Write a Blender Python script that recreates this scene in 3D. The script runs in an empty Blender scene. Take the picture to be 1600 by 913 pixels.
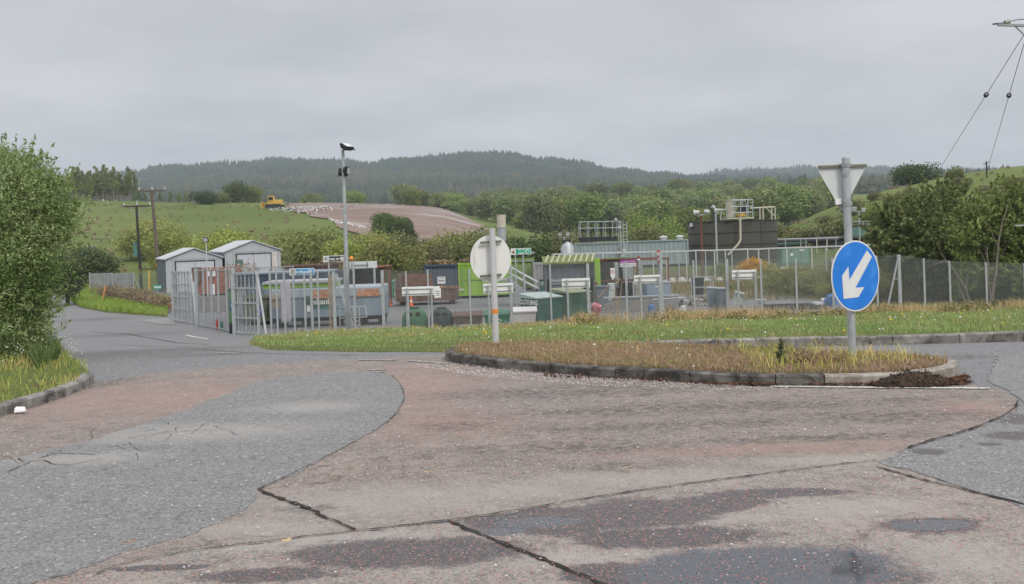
import bpy, bmesh, math, random
import numpy as np
from mathutils import Vector, Matrix
from mathutils.geometry import delaunay_2d_cdt
random.seed(7); RNG = np.random.default_rng(11)
SC = bpy.context.scene; COL = SC.collection; R = math.radians
F, HC, CZ, ROLL = 1536.0, 365.0, 1.75, R(1.9)
cR, sR = math.cos(ROLL), math.sin(ROLL)

# ------------------------------------------------------------------ survey helpers: bearings of the photo to metres
def uv(px, py):
    dx, dy = px - 800, py - HC
    return dx*cR - dy*sR, dx*sR + dy*cR
def W(px, py, Y):
    u, v = uv(px, py); return Vector((u/F*Y, Y, CZ - v/F*Y))
YP = np.array([-60, 12.5, 14.5, 18, 22, 26, 30, 34, 43, 60, 100, 4000.])
ZP = np.array([0, 0, -.015, -.19, -.56, -.95, -1.27, -1.48, -1.66, -1.82, -1.95, -1.95])
_yy = np.linspace(-60, 130, 1901); _zz = np.interp(_yy, YP, ZP)
_k = np.ones(21)/21; _zs = np.convolve(np.pad(_zz, 10, 'edge'), _k, 'valid')
TU = np.array([-1400, -900, -610, -500, -320, -210, -120, -40, 80, 180, 300, 400, 530, 600, 700, 800, 1400.])
TY = np.array([90, 120, 160, 250, 320, 450, 700, 1100, 1500, 2200, 3200.])
TE = np.array([
 [-62,-36, 15, 72, 66, 64, 60, 82,100, 80, 50],
 [-62,-36, 15, 72, 66, 64, 60, 82,100, 80, 50],
 [-62,-36, 15, 70, 64, 60, 55, 86,108, 82, 50],
 [-62,-36, 12, 66, 56, 52, 50, 88,116, 84, 50],
 [-62,-38,  2, 56, 46, 45, 45, 90,119, 84, 50],
 [-62,-42,-10, 51, 42, 42, 40, 84,112, 80, 50],
 [-62,-45,-22, 45, 38, 38, 40, 84,119, 84, 50],
 [-62,-46,-30, 20, 20, 34, 40, 84,121, 84, 50],
 [-62,-50,-38, -8,  0, 42, 45, 78,104, 76, 50],
 [-62,-50,-40,-12, -2, 42, 45, 66, 84, 76, 50],
 [-62,-48,-36,-12,  0, 42, 45, 60, 72, 80, 50],
 [-62,-42,-12,-14,  2, 42, 45, 60, 66, 83, 50],
 [-62,-22, 32, 24, 22, 42, 45, 58, 62, 82, 50],
 [-62,-12, 50, 42, 34, 42, 45, 58, 62, 78, 50],
 [-62, -4, 67, 58, 48, 48, 50, 58, 62, 70, 50],
 [-62,  2, 75, 66, 58, 52, 50, 58, 62, 66, 50],
 [-62, 10, 90, 80, 70, 60, 50, 58, 62, 66, 50.]])
def gz(x, y):
    x = np.asarray(x, float); y = np.asarray(y, float)
    near = np.interp(y, _yy, _zs)
    yc = np.clip(y, 90, 3199); u = np.clip(x/yc*F, -1399, 1399)
    i = np.clip(np.searchsorted(TU, u) - 1, 0, len(TU)-2); j = np.clip(np.searchsorted(TY, yc) - 1, 0, len(TY)-2)
    a = (u-TU[i])/(TU[i+1]-TU[i]); b = np.log(yc/TY[j])/np.log(TY[j+1]/TY[j])
    a = a*a*(3-2*a)*.5 + a*.5; b = b*.6 + .4*b*b*(3-2*b)
    e = (TE[i, j]*(1-a)+TE[i+1, j]*a)*(1-b) + (TE[i, j+1]*(1-a)+TE[i+1, j+1]*a)*b
    far = CZ + e*yc/F
    far = far + np.clip((yc-95)/60, 0, 1)*(yc*.0016)*(np.sin(x*.071+y*.043)+np.sin(x*.033-y*.059+2)+.6*np.sin(x*.013+y*.009))
    t = np.clip((y-90)/12, 0, 1)
    return near*(1-t) + far*t
def g(x, y): return float(gz(x, y))
def G(px, py, top=0.0):
    u, v = uv(px, py); Y = 2.0
    while Y < 400:
        if CZ - v/F*Y <= g(u/F*Y, Y) + top: break
        Y *= 1.004
    return (u/F*Y, Y)
def X_at(px, Y, py=450): return uv(px, py)[0]/F*Y

# ------------------------------------------------------------------ materials
def nt(m):
    m.use_nodes = True; t = m.node_tree; t.nodes.clear(); return t
class NB:
    def __init__(s, t): s.t = t
    def n(s, typ, **kw):
        o = s.t.nodes.new(typ)
        for k, v in kw.items():
            if k.startswith('_'): setattr(o, k[1:], v)
            else:
                key = int(k[1:]) if k[0] == 'i' and k[1:].isdigit() else k.replace('__', ' ')
                inp = o.inputs[key]
                if isinstance(v, bpy.types.NodeSocket): s.t.links.new(v, inp)
                else: inp.default_value = v
        return o
    def math(s, op, a, b=0.0, c=None, clamp=False):
        o = s.t.nodes.new('ShaderNodeMath'); o.operation = op; o.use_clamp = clamp
        for k, v in enumerate((a, b, c)):
            if v is None: continue
            if isinstance(v, bpy.types.NodeSocket): s.t.links.new(v, o.inputs[k])
            else: o.inputs[k].default_value = v
        return o.outputs[0]
    def mix(s, f, a, b, blend='MIX'):
        o = s.t.nodes.new('ShaderNodeMix'); o.data_type = 'RGBA'; o.blend_type = blend
        for k, v in ((0, f), (6, a), (7, b)):
            if isinstance(v, bpy.types.NodeSocket): s.t.links.new(v, o.inputs[k])
            else: o.inputs[k].default_value = (v if k == 0 else c4(v))
        return o.outputs[2]
    def ramp(s, f, lo, hi):      # linear step lo..hi -> 0..1
        o = s.t.nodes.new('ShaderNodeMapRange'); o.inputs[1].default_value = lo; o.inputs[2].default_value = hi
        s.t.links.new(f, o.inputs[0]); return o.outputs[0]
    def noise(s, co, scale, detail=4, rough=.6, dist=0):
        o = s.n('ShaderNodeTexNoise', Vector=co, Scale=scale, Detail=detail, Roughness=rough, Distortion=dist); return o.outputs[0]
def c4(c): return (c[0], c[1], c[2], 1.0)
MATS = {}
BR = 1.5
def M(key, col, rough=.6, metal=0.0, var=.18, scale=2.5, dirt=None, damt=.4, bump=.0, bscale=30, streak=False, spec=.3):
    if key in MATS: return MATS[key]
    m = bpy.data.materials.new(key); t = nt(m); b = NB(t)
    co = b.n('ShaderNodeTexCoord').outputs['Object']
    if streak:
        mp = b.n('ShaderNodeMapping', Vector=co); mp.inputs['Scale'].default_value = (3, 3, .45); co2 = mp.outputs[0]
    else: co2 = co
    n1 = b.noise(co2, scale, 6, .65)
    lo = [x*(1-var) for x in col]; hi = [min(1, x*(1+var)) for x in col]
    c = b.mix(b.ramp(n1, .3, .7), lo, hi)
    if dirt:
        n2 = b.noise(co2, scale*1.7+.3, 7, .7, .5)
        c = b.mix(b.ramp(n2, 1-damt-.12, 1-damt+.1), c, dirt)
    p = b.n('ShaderNodeBsdfPrincipled', Base__Color=c, Roughness=rough, Metallic=metal)
    p.inputs['Specular IOR Level'].default_value = spec
    if bump:
        bp = b.n('ShaderNodeBump', Height=b.noise(co, bscale, 5, .7), Strength=bump, Distance=.02); t.links.new(bp.outputs[0], p.inputs['Normal'])
    o = b.n('ShaderNodeOutputMaterial'); t.links.new(p.outputs[0], o.inputs[0])
    MATS[key] = m; return m
def leafmat(key, cols, clump=1.2, trans=.3, rough=.55, camt=.5):
    """foliage: every leaf picks a hue of its own, clumps of the plant differ in hue"""
    m = bpy.data.materials.new(key); t = nt(m); b = NB(t)
    co = b.n('ShaderNodeTexCoord').outputs['Object']
    rnd = b.n('ShaderNodeNewGeometry').outputs['Random Per Island']
    ns = b.noise(co, clump, 3, .6)
    f = b.math('ADD', b.math('MULTIPLY', rnd, 1-camt), b.math('MULTIPLY', b.ramp(ns, .3, .7), camt))
    cr = b.n('ShaderNodeValToRGB', Fac=f); e = cr.color_ramp.elements
    e[0].position = .1; e[0].color = c4(cols[0]); e[1].position = .9; e[1].color = c4(cols[-1])
    for i, c in enumerate(cols[1:-1]):
        k = e.new(.1 + .8*(i+1)/(len(cols)-1)); k.color = c4(c)
    oi = b.n('ShaderNodeObjectInfo').outputs['Random']
    hs = b.n('ShaderNodeHueSaturation', Color=cr.outputs[0], Hue=b.math('ADD', .475, b.math('MULTIPLY', oi, .045)), Saturation=b.math('ADD', .82, b.math('MULTIPLY', b.math('FRACT', b.math('MULTIPLY', oi, 7.3)), .3)), Value=b.math('ADD', BR*.78, b.math('MULTIPLY', b.math('FRACT', b.math('MULTIPLY', oi, 3.7)), .5*BR)))
    d = b.n('ShaderNodeBsdfPrincipled', Base__Color=hs.outputs[0], Roughness=rough); d.inputs['Specular IOR Level'].default_value = .25
    tr = b.n('ShaderNodeBsdfTranslucent', Color=hs.outputs[0])
    mx = b.n('ShaderNodeMixShader', i0=trans); t.links.new(d.outputs[0], mx.inputs[1]); t.links.new(tr.outputs[0], mx.inputs[2])
    o = b.n('ShaderNodeOutputMaterial'); t.links.new(mx.outputs[0], o.inputs[0])
    return m

# ------------------------------------------------------------------ mesh helpers
class MB:
    def __init__(s): s.v = []; s.f = []
    def add(s, vs, fs):
        k = len(s.v); s.v += [tuple(v) for v in vs]; s.f += [tuple(i+k for i in f) for f in fs]; return s
    def box(s, x0, x1, y0, y1, z0, z1):
        vs = [(x, y, z) for z in (z0, z1) for x, y in ((x0, y0), (x1, y0), (x1, y1), (x0, y1))]
        return s.add(vs, [(3, 2, 1, 0), (4, 5, 6, 7), (0, 1, 5, 4), (1, 2, 6, 5), (2, 3, 7, 6), (3, 0, 4, 7)])
    def beam(s, a, b, w, h=None):       # square bar between two points
        a, b = Vector(a), Vector(b); d = (b-a).normalized(); h = h or w
        up = Vector((0, 0, 1)) if abs(d.z) < .9 else Vector((0, 1, 0))
        x = d.cross(up).normalized()*w/2; y = x.cross(d).normalized()*h/2
        vs = [p+i*x+j*y for p in (a, b) for i, j in ((-1, -1), (1, -1), (1, 1), (-1, 1))]
        return s.add(vs, [(3, 2, 1, 0), (4, 5, 6, 7), (0, 1, 5, 4), (1, 2, 6, 5), (2, 3, 7, 6), (3, 0, 4, 7)])
    def tube(s, a, b, r, r2=None, n=8, cap=True):
        a, b = Vector(a), Vector(b); d = (b-a).normalized(); r2 = r if r2 is None else r2
        up = Vector((0, 0, 1)) if abs(d.z) < .9 else Vector((0, 1, 0))
        x = d.cross(up).normalized(); y = x.cross(d).normalized()
        vs = []
        for p, q in ((a, r), (b, r2)):
            for i in range(n):
                t = 2*math.pi*i/n; vs.append(p + x*math.cos(t)*q + y*math.sin(t)*q)
        fs = [(i, (i+1) % n, n+(i+1) % n, n+i) for i in range(n)]
        if cap: fs += [tuple(range(n-1, -1, -1)), tuple(range(n, 2*n))]
        return s.add(vs, fs)
    def prism(s, pts, y0, y1):          # outline in x,z extruded along y
        n = len(pts); vs = [(x, y0, z) for x, z in pts] + [(x, y1, z) for x, z in pts]
        return s.add(vs, [tuple(range(n)), tuple(range(2*n-1, n-1, -1))] + [(i, n+i, n+(i+1) % n, (i+1) % n) for i in range(n)])
    def corr(s, x0, x1, y, z0, z1, pitch=.28, dep=.045, thick=.03):  # box-profile sheet facing -y
        n = max(1, int(round((x1-x0)/pitch))); p = (x1-x0)/n; xs = []
        for i in range(n):
            a = x0+i*p
            xs += [(a, 0), (a+.3*p, 0), (a+.42*p, dep), (a+.88*p, dep)]
        xs.append((x1, 0)); m = len(xs)
        vs = [(x, y+d, z0) for x, d in xs] + [(x, y+d, z1) for x, d in xs] + [(x, y+d+thick, z0) for x, d in xs] + [(x, y+d+thick, z1) for x, d in xs]
        fs = [(i, i+1, m+i+1, m+i) for i in range(m-1)] + [(2*m+i+1, 2*m+i, 3*m+i, 3*m+i+1) for i in range(m-1)]
        fs += [(m+i, m+i+1, 3*m+i+1, 3*m+i) for i in range(m-1)] + [(0, m, 3*m, 2*m), (m-1, 3*m-1, 4*m-1, 2*m-1)]
        return s.add(vs, fs)
    def lathe(s, prof, n=16, c=(0, 0, 0)):
        vs = [(c[0]+r*math.cos(2*math.pi*i/n), c[1]+r*math.sin(2*math.pi*i/n), c[2]+z) for r, z in prof for i in range(n)]
        fs = [(k*n+i, k*n+(i+1) % n, (k+1)*n+(i+1) % n, (k+1)*n+i) for k in range(len(prof)-1) for i in range(n)]
        fs += [tuple(range(n-1, -1, -1)), tuple(range((len(prof)-1)*n, len(prof)*n))]
        return s.add(vs, fs)
    def build(s, name, mat, parent=None, smooth=False, bevel=0, loc=None, rz=0):
        if smooth:      # end caps get corners of their own so that the round side shades evenly
            fs = []
            for f in s.f:
                if len(f) > 4: k = len(s.v); s.v += [s.v[i] for i in f]; f = tuple(range(k, k+len(f)))
                fs.append(f)
            s.f = fs
        me = bpy.data.meshes.new(name); me.from_pydata(s.v, [], s.f); me.materials.append(mat); me.update()
        o = bpy.data.objects.new(name, me); COL.objects.link(o)
        if parent is not None: o.parent = parent
        if loc is not None: o.location = loc
        o.rotation_euler[2] = rz
        if smooth:
            for p in me.polygons: p.use_smooth = len(p.vertices) == 4
        if bevel:
            b = o.modifiers.new('Bevel', 'BEVEL'); b.width = bevel; b.segments = 2; b.limit_method = 'ANGLE'
        return o
def tag(o, label=None, cat=None, group=None, kind=None):
    if label: o['label'] = label
    if cat: o['category'] = cat
    if group: o['group'] = group
    if kind: o['kind'] = kind
    return o
def thing(name, label, cat, loc=(0, 0, 0), rz=0, group=None):
    o = bpy.data.objects.new(name, None); COL.objects.link(o); o.empty_display_size = .2
    o.location = loc; o.rotation_euler[2] = rz; return tag(o, label, cat, group)
class Fr:
    """a thing standing at distance Y; p() turns a bearing of the photo into a point of the thing's own space"""
    def __init__(s, name, label, cat, Y, px, py=None, group=None, dz=0.0):
        s.Y = Y; s.k = Y/F
        if py is None:
            x = X_at(px, Y, 460); s.loc = Vector((x, Y, g(x, Y)+dz))
        else: s.loc = W(px, py, Y)
        s.o = thing(name, label, cat, s.loc, 0, group)
    def p(s, px, py, d=0.0):
        w = W(px, py, s.Y); return Vector((w.x-s.loc.x, d, w.z-s.loc.z))
    def box(s, mb, x0, y0, x1, y1, d0=0, d1=.1, ground=False):
        c = s.p((x0+x1)/2, (y0+y1)/2); w = (x1-x0)*s.k/2; h = (y1-y0)*s.k/2
        z0 = c.z-h
        if ground: z0 = min(z0, -.03)
        return mb.box(c.x-w, c.x+w, d0, d1, z0, c.z+h)
    def rect(s, x0, y0, x1, y1):
        c = s.p((x0+x1)/2, (y0+y1)/2); w = (x1-x0)*s.k/2; h = (y1-y0)*s.k/2
        return c.x-w, c.x+w, c.z-h, c.z+h
def text(body, size, mat, parent, loc, rz=0, rx=math.pi/2, sx=1.0, name='lettering', align='CENTER', bold=0.0):
    c = bpy.data.curves.new(name, 'FONT'); c.body = body; c.size = size; c.align_x = align; c.align_y = 'CENTER'; c.extrude = .002; c.offset = bold
    c.materials.append(mat); o = bpy.data.objects.new(name, c); COL.objects.link(o); o.parent = parent
    o.location = loc; o.rotation_euler = (rx, 0, rz); o.scale = (sx, 1, 1); return o
def npmesh(name, V, FA, k, mat, parent=None):
    """V (n,3) floats, FA (m,k) ints"""
    me = bpy.data.meshes.new(name); me.vertices.add(len(V)); me.vertices.foreach_set('co', np.ascontiguousarray(V, dtype=np.float32).ravel())
    m = len(FA); me.loops.add(m*k); me.loops.foreach_set('vertex_index', np.ascontiguousarray(FA, dtype=np.int32).ravel())
    me.polygons.add(m); me.polygons.foreach_set('loop_start', np.arange(0, m*k, k, dtype=np.int32))
    me.update(calc_edges=True); me.materials.append(mat)
    o = bpy.data.objects.new(name, me); COL.objects.link(o)
    if parent is not None: o.parent = parent
    return o
def inside(P, poly):
    x, y = P[:, 0], P[:, 1]; r = np.zeros(len(P), bool); n = len(poly)
    for i in range(n):
        x0, y0 = poly[i]; x1, y1 = poly[(i+1) % n]
        if y0 == y1: continue
        c = ((y0 > y) != (y1 > y)) & (x < (x1-x0)*(y-y0)/(y1-y0)+x0); r ^= c
    return r
def densify(poly, res, jit=0.0, closed=True):
    out = []; n = len(poly)
    for i in range(n if closed else n-1):
        a, b = Vector(poly[i][:2]), Vector(poly[(i+1) % n][:2]); m = max(1, int((b-a).length/res))
        for k in range(m):
            q = a.lerp(b, k/m)
            if jit: q += Vector((random.uniform(-jit, jit), random.uniform(-jit, jit)))
            out.append((q.x, q.y))
    if not closed: out.append(tuple(poly[-1][:2]))
    return out
def smooth(poly, it=2, closed=True):
    for _ in range(it):
        n = len(poly); out = [] if closed else [poly[0]]
        for i in range(n if closed else n-1):
            a, b = poly[i], poly[(i+1) % n]
            out += [(a[0]*.75+b[0]*.25, a[1]*.75+b[1]*.25), (a[0]*.25+b[0]*.75, a[1]*.25+b[1]*.75)]
        if not closed: out.append(poly[-1])
        poly = out
    return poly
def sheet(name, poly, mat, dz, res=1.0, skirt=0.0, jit=0.0, hump=0.0, sm=0, eres=None):
    if sm: poly = smooth(poly, sm)
    bd = densify(poly, eres or res, jit); P = np.array(bd)
    x0, y0 = P.min(0); x1, y1 = P.max(0)
    gx, gy = np.meshgrid(np.arange(x0+res*.5, x1, res), np.arange(y0+res*.5, y1, res)); Q = np.stack([gx.ravel(), gy.ravel()], 1)
    Q = Q[inside(Q, bd)]
    if len(Q):
        keep = np.ones(len(Q), bool)
        for i in range(0, len(Q), 4000):
            d = ((Q[i:i+4000, None, :]-P[None])**2).sum(2).min(1); keep[i:i+4000] = d > ((eres or res)*.4)**2
        Q = Q[keep]
    co = [Vector(p) for p in bd] + [Vector(q) for q in Q]; nb = len(bd)
    r = delaunay_2d_cdt(co, [(i, (i+1) % nb) for i in range(nb)], [], 1, 1e-5)
    vs = np.array([(v.x, v.y) for v in r[0]]); z = gz(vs[:, 0], vs[:, 1]) + dz
    if hump:
        d = np.sqrt(((vs[:, None, :]-P[None])**2).sum(2).min(1)) if len(vs)*len(P) < 4e7 else np.ones(len(vs))
        z = z + hump*np.clip(d/.5, 0, 1)*(.6+.4*np.sin(vs[:, 0]*2.1)*np.sin(vs[:, 1]*2.7+1))
    V = [(a[0], a[1], b) for a, b in zip(vs, z)]; fs = [tuple(f) for f in r[2]]
    mb = MB(); mb.v = V; mb.f = fs
    if skirt:
        for i in range(nb):
            a, b = bd[i], bd[(i+1) % nb]; za, zb = g(*a)+dz, g(*b)+dz
            mb.add([(a[0], a[1], za), (b[0], b[1], zb), (b[0], b[1], zb-skirt), (a[0], a[1], za-skirt)], [(0, 1, 2, 3)])
    o = mb.build(name, mat); o['kind'] = 'structure'
    return o
def scatter(poly, n):
    P = np.array(poly); lo, hi = P.min(0), P.max(0); out = []; c = 0
    while c < n:
        Q = lo + (hi-lo)*RNG.random((n*2, 2)); Q = Q[inside(Q, poly)]; out.append(Q); c += len(Q)
    return np.concatenate(out)[:n]
def blades(name, P, zb, h, w, mat, lean=.35, label=None, cat=None):
    """five-point blades of grass"""
    n = len(P); a = RNG.random(n)*6.283; hh = h*(.45+RNG.random(n)*.9)*np.ones(n); la = RNG.random(n)*6.283; l = lean*hh*(.3+RNG.random(n))
    dx, dy = np.cos(a)*w/2, np.sin(a)*w/2; lx, ly = np.cos(la)*l, np.sin(la)*l
    V = np.zeros((n, 5, 3)); x, y = P[:, 0], P[:, 1]
    V[:, 0] = np.stack([x-dx, y-dy, zb], 1); V[:, 1] = np.stack([x+dx, y+dy, zb], 1)
    V[:, 2] = np.stack([x+dx*.7+lx*.35, y+dy*.7+ly*.35, zb+hh*.6], 1); V[:, 3] = np.stack([x-dx*.7+lx*.35, y-dy*.7+ly*.35, zb+hh*.6], 1)
    V[:, 4] = np.stack([x+lx, y+ly, zb+hh*np.clip(1-.4*l/hh, .5, 1)], 1)
    b = (np.arange(n)*5)[:, None]
    T = np.concatenate([b+np.array([[0, 1, 2]]), b+np.array([[0, 2, 3]]), b+np.array([[3, 2, 4]])], 1).reshape(-1, 3)
    o = npmesh(name, V.reshape(-1, 3), T, 3, mat); tag(o, label, cat, kind='stuff'); return o
def rot_frames(n, up=None, ub=0.0):
    a = RNG.normal(size=(n, 3))
    if up is not None: a = a*(1-ub)+up*ub*1.7
    a /= np.linalg.norm(a, axis=1)[:, None]+1e-9
    t = RNG.normal(size=(n, 3)); b = np.cross(a, t); b /= np.linalg.norm(b, axis=1)[:, None]+1e-9; c = np.cross(a, b); return a, b, c
def leaves(name, C, size, asp, mat, parent=None, nrm=None, nb=.35):
    """diamond leaves at points C"""
    n = len(C); a, b, c = rot_frames(n, nrm, nb if nrm is not None else 0); s = size*(.6+.8*RNG.random(n))[:, None]
    V = np.stack([C-b*s, C+c*s*asp+b*s*.1, C+b*s, C-c*s*asp+b*s*.1], 1)
    fold = a*s*.18; V[:, 1] += fold; V[:, 3] += fold
    k = (np.arange(n)*4)[:, None]
    return npmesh(name, V.reshape(-1, 3), k+np.array([[0, 1, 2, 3]]), 4, mat, parent)
def lobepts(lobes, n, shell=.5):
    L = np.array([[*l[0], l[1], (l[2] if len(l) > 2 else .8)] for l in lobes]); wgt = L[:, 3]**2; wgt /= wgt.sum()
    i = RNG.choice(len(L), n, p=wgt); d = RNG.normal(size=(n, 3)); d /= np.linalg.norm(d, axis=1)[:, None]
    rr = (shell+(1-shell)*RNG.random(n)**.6)*(1+.18*np.sin(d[:, 0]*9+i)*np.sin(d[:, 1]*8+i*2)*np.sin(d[:, 2]*7)+.12*RNG.normal(size=n))
    P = L[i, :3] + d*(L[i, 3]*rr)[:, None]*np.stack([np.ones(n), np.ones(n), L[i, 4]], 1)
    return P, d
def limbs(mb, base, lobes, r0, rise=.3):
    base = Vector(base); top = Vector((sum(l[0][0] for l in lobes)/len(lobes), sum(l[0][1] for l in lobes)/len(lobes), 0))
    fork = base.lerp(Vector((top.x, top.y, min(l[0][2] for l in lobes))), .8) if rise is None else base + Vector((random.uniform(-.05, .05), 0, rise))
    mb.tube(base - Vector((0, 0, .15)), fork, r0, r0*.8, 8)
    for l in lobes:
        e = Vector(l[0]); m = fork.lerp(e, .5) + Vector((random.uniform(-.1, .1), random.uniform(-.1, .1), .12))*l[1]
        mb.tube(fork, m, r0*.55, r0*.38, 6); mb.tube(m, e, r0*.38, r0*.15, 5)
        for _ in range(3):
            q = e + Vector((random.uniform(-1, 1), random.uniform(-1, 1), random.uniform(-.2, .9)))*l[1]*.8
            mb.tube(m.lerp(e, random.uniform(.3, .9)), q, r0*.16, r0*.05, 4)
# ------------------------------------------------------------------ camera, daylight
cam = bpy.data.cameras.new('camera'); co_ = bpy.data.objects.new('camera', cam); COL.objects.link(co_); SC.camera = co_
cam.sensor_width = 36; cam.lens = 36*F/1600; cam.shift_y = -(456.5-HC)/1600; cam.clip_end = 6000; cam.clip_start = .1
co_.location = (0, 0, CZ); co_.rotation_euler = (math.pi/2, 0, 0)
co_.rotation_mode = 'QUATERNION'
from mathutils import Quaternion
co_.rotation_quaternion = Quaternion((1, 0, 0), math.pi/2) @ Quaternion((0, 0, 1), -ROLL)
w = bpy.data.worlds.new('World'); SC.world = w; w.use_nodes = True; t = w.node_tree; t.nodes.clear(); b = NB(t)
tc = b.n('ShaderNodeTexCoord').outputs['Generated']
sx = b.n('ShaderNodeSeparateXYZ', Vector=tc); z = b.math('MAXIMUM', sx.outputs[2], 0.0)
den = b.math('ADD', z, .16)
cx = b.n('ShaderNodeCombineXYZ', X=b.math('DIVIDE', sx.outputs[0], den), Y=b.math('DIVIDE', sx.outputs[1], den), Z=0.0)
n1 = b.noise(cx.outputs[0], 1.25, 5, .5, .15); n2 = b.noise(cx.outputs[0], .4, 3, .5, .1)
cl = b.math('ADD', b.math('MULTIPLY', b.ramp(n1, .34, .66), .5), b.math('MULTIPLY', b.ramp(n2, .33, .67), .55))
zen = b.math('ADD', 1.0, b.math('MULTIPLY', b.ramp(z, .22, .9), 1.7))   # an overcast sky is brighter overhead
cc = b.mix(cl, (.46, .465, .50), (.72, .72, .745))
cc = b.mix(1.0, cc, b.n('ShaderNodeCombineXYZ', X=zen, Y=zen, Z=zen).outputs[0], 'MULTIPLY')
sky = b.n('ShaderNodeTexSky', _sky_type='NISHITA', _sun_disc=False, _sun_elevation=R(52), _sun_rotation=R(150))
bg1 = b.n('ShaderNodeBackground', Color=sky.outputs[0], Strength=.08)
bg2 = b.n('ShaderNodeBackground', Color=cc, Strength=1.0)
ms = b.n('ShaderNodeMixShader', i0=.93); t.links.new(bg1.outputs[0], ms.inputs[1]); t.links.new(bg2.outputs[0], ms.inputs[2])
ow = b.n('ShaderNodeOutputWorld'); t.links.new(ms.outputs[0], ow.inputs[0])
sl = bpy.data.lights.new('sun', 'SUN'); sl.energy = 1.5; sl.angle = R(14); sl.color = (1, .96, .9)
so = bpy.data.objects.new('sun', sl); COL.objects.link(so)
so.rotation_euler = Vector((-.45, .72, -.75)).to_track_quat('-Z', 'Y').to_euler()
SC.view_settings.view_transform = 'Standard'; SC.view_settings.look = 'None'; SC.view_settings.exposure = 0; SC.view_settings.gamma = 1
SC.render.engine = 'CYCLES'; SC.cycles.max_bounces = 6; SC.cycles.diffuse_bounces = 3; SC.cycles.transparent_max_bounces = 12; SC.cycles.volume_bounces = 1; SC.cycles.use_denoising = True

# ------------------------------------------------------------------ air
hz = bpy.data.materials.new('haze_air'); t = nt(hz); b = NB(t)
pv = b.n('ShaderNodeVolumePrincipled', Density=.00026, Anisotropy=.2); pv.inputs['Color'].default_value = (.80, .90, 1, 1)
o = b.n('ShaderNodeOutputMaterial'); t.links.new(pv.outputs[0], o.inputs['Volume'])
MB().box(-2500, 2500, -70, 2760, -12, 190).build('haze', hz)['kind'] = 'stuff'

# ------------------------------------------------------------------ ground
def grassland(key, c1, c2, c3, s1=.02, s2=.35, dry=.35):
    m = bpy.data.materials.new(key); t = nt(m); b = NB(t); co = b.n('ShaderNodeTexCoord').outputs['Object']
    a = b.mix(b.ramp(b.noise(co, s1, 5, .6, .4), .35, .65), c1, c2)
    a = b.mix(b.ramp(b.noise(co, s2, 6, .7, .3), 1-dry-.1, 1-dry+.15), a, c3)
    a = b.mix(.45, a, b.mix(b.ramp(b.noise(co, 4, 4, .8), .3, .7), (.55, .55, .55), (1.5, 1.5, 1.4)), 'MULTIPLY')
    yy = b.n('ShaderNodeSeparateXYZ', Vector=co).outputs[1]
    a = b.mix(b.ramp(b.math('ADD', yy, b.math('MULTIPLY', b.noise(co, .01, 3), 160)), 540, 600), a, (.045, .055, .028))
    p = b.n('ShaderNodeBsdfPrincipled', Base__Color=a, Roughness=.9); p.inputs['Specular IOR Level'].default_value = .1
    bp = b.n('ShaderNodeBump', Height=b.noise(co, 1.3, 8, .75), Strength=.9, Distance=.5); t.links.new(bp.outputs[0], p.inputs['Normal'])
    o = b.n('ShaderNodeOutputMaterial'); t.links.new(p.outputs[0], o.inputs[0]); return m
m_field = grassland('field_grass', (.11, .15, .04), (.17, .205, .065), (.15, .125, .06))
ys = np.concatenate([np.arange(-60, 0, 6), np.arange(0, 100, 1.5), np.geomspace(100, 2700, 250)])
ss = np.linspace(-1, 1, 281); YY, S = np.meshgrid(ys, ss, indexing='ij')
XX = S*(np.maximum(YY, 0)*.78+45); ZZ = gz(XX, YY) - .12*np.clip((96-YY)/8, 0, 1)
nr, nc = YY.shape; idx = np.arange(nr*nc).reshape(nr, nc)
FA = np.stack([idx[:-1, :-1], idx[:-1, 1:], idx[1:, 1:], idx[1:, :-1]], -1).reshape(-1, 4)
gr = npmesh('ground', np.stack([XX, YY, ZZ], -1).reshape(-1, 3), FA, 4, m_field); gr['kind'] = 'structure'
gr.data.polygons.foreach_set('use_smooth', np.ones(len(FA), bool))

# ------------------------------------------------------------------ road surfaces
def blobs(b, co, lst, wob, soft=.35):
    """union of worn/wet shapes lying at measured places on the road"""
    d = b.math('MULTIPLY', b.math('SUBTRACT', b.noise(co, 2.2, 6, .65), .5), wob)
    d = b.math('ADD', d, b.math('MULTIPLY', b.math('SUBTRACT', b.noise(co, 14, 6, .85), .5), wob*1.0))
    sep = b.n('ShaderNodeSeparateXYZ', Vector=co); out = None
    for (px, py, rx, ry) in lst:
        x, y = G(px, py); k = y/F; Ry = abs(G(px, py-ry)[1]-G(px, py+ry)[1])/2; Rx = rx*k
        ex = b.math('POWER', b.math('MULTIPLY', b.math('SUBTRACT', sep.outputs[0], x), 1/Rx), 2)
        ey = b.math('POWER', b.math('MULTIPLY', b.math('SUBTRACT', sep.outputs[1], y), 1/Ry), 2)
        q = b.math('ADD', b.math('SQRT', b.math('ADD', ex, ey)), d)
        q = b.n('ShaderNodeMapRange', Value=q); q.inputs[1].default_value = 1+soft*.4; q.inputs[2].default_value = 1-soft*.6
        out = q.outputs[0] if out is None else b.math('MAXIMUM', out, q.outputs[0])
    return out
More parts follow.
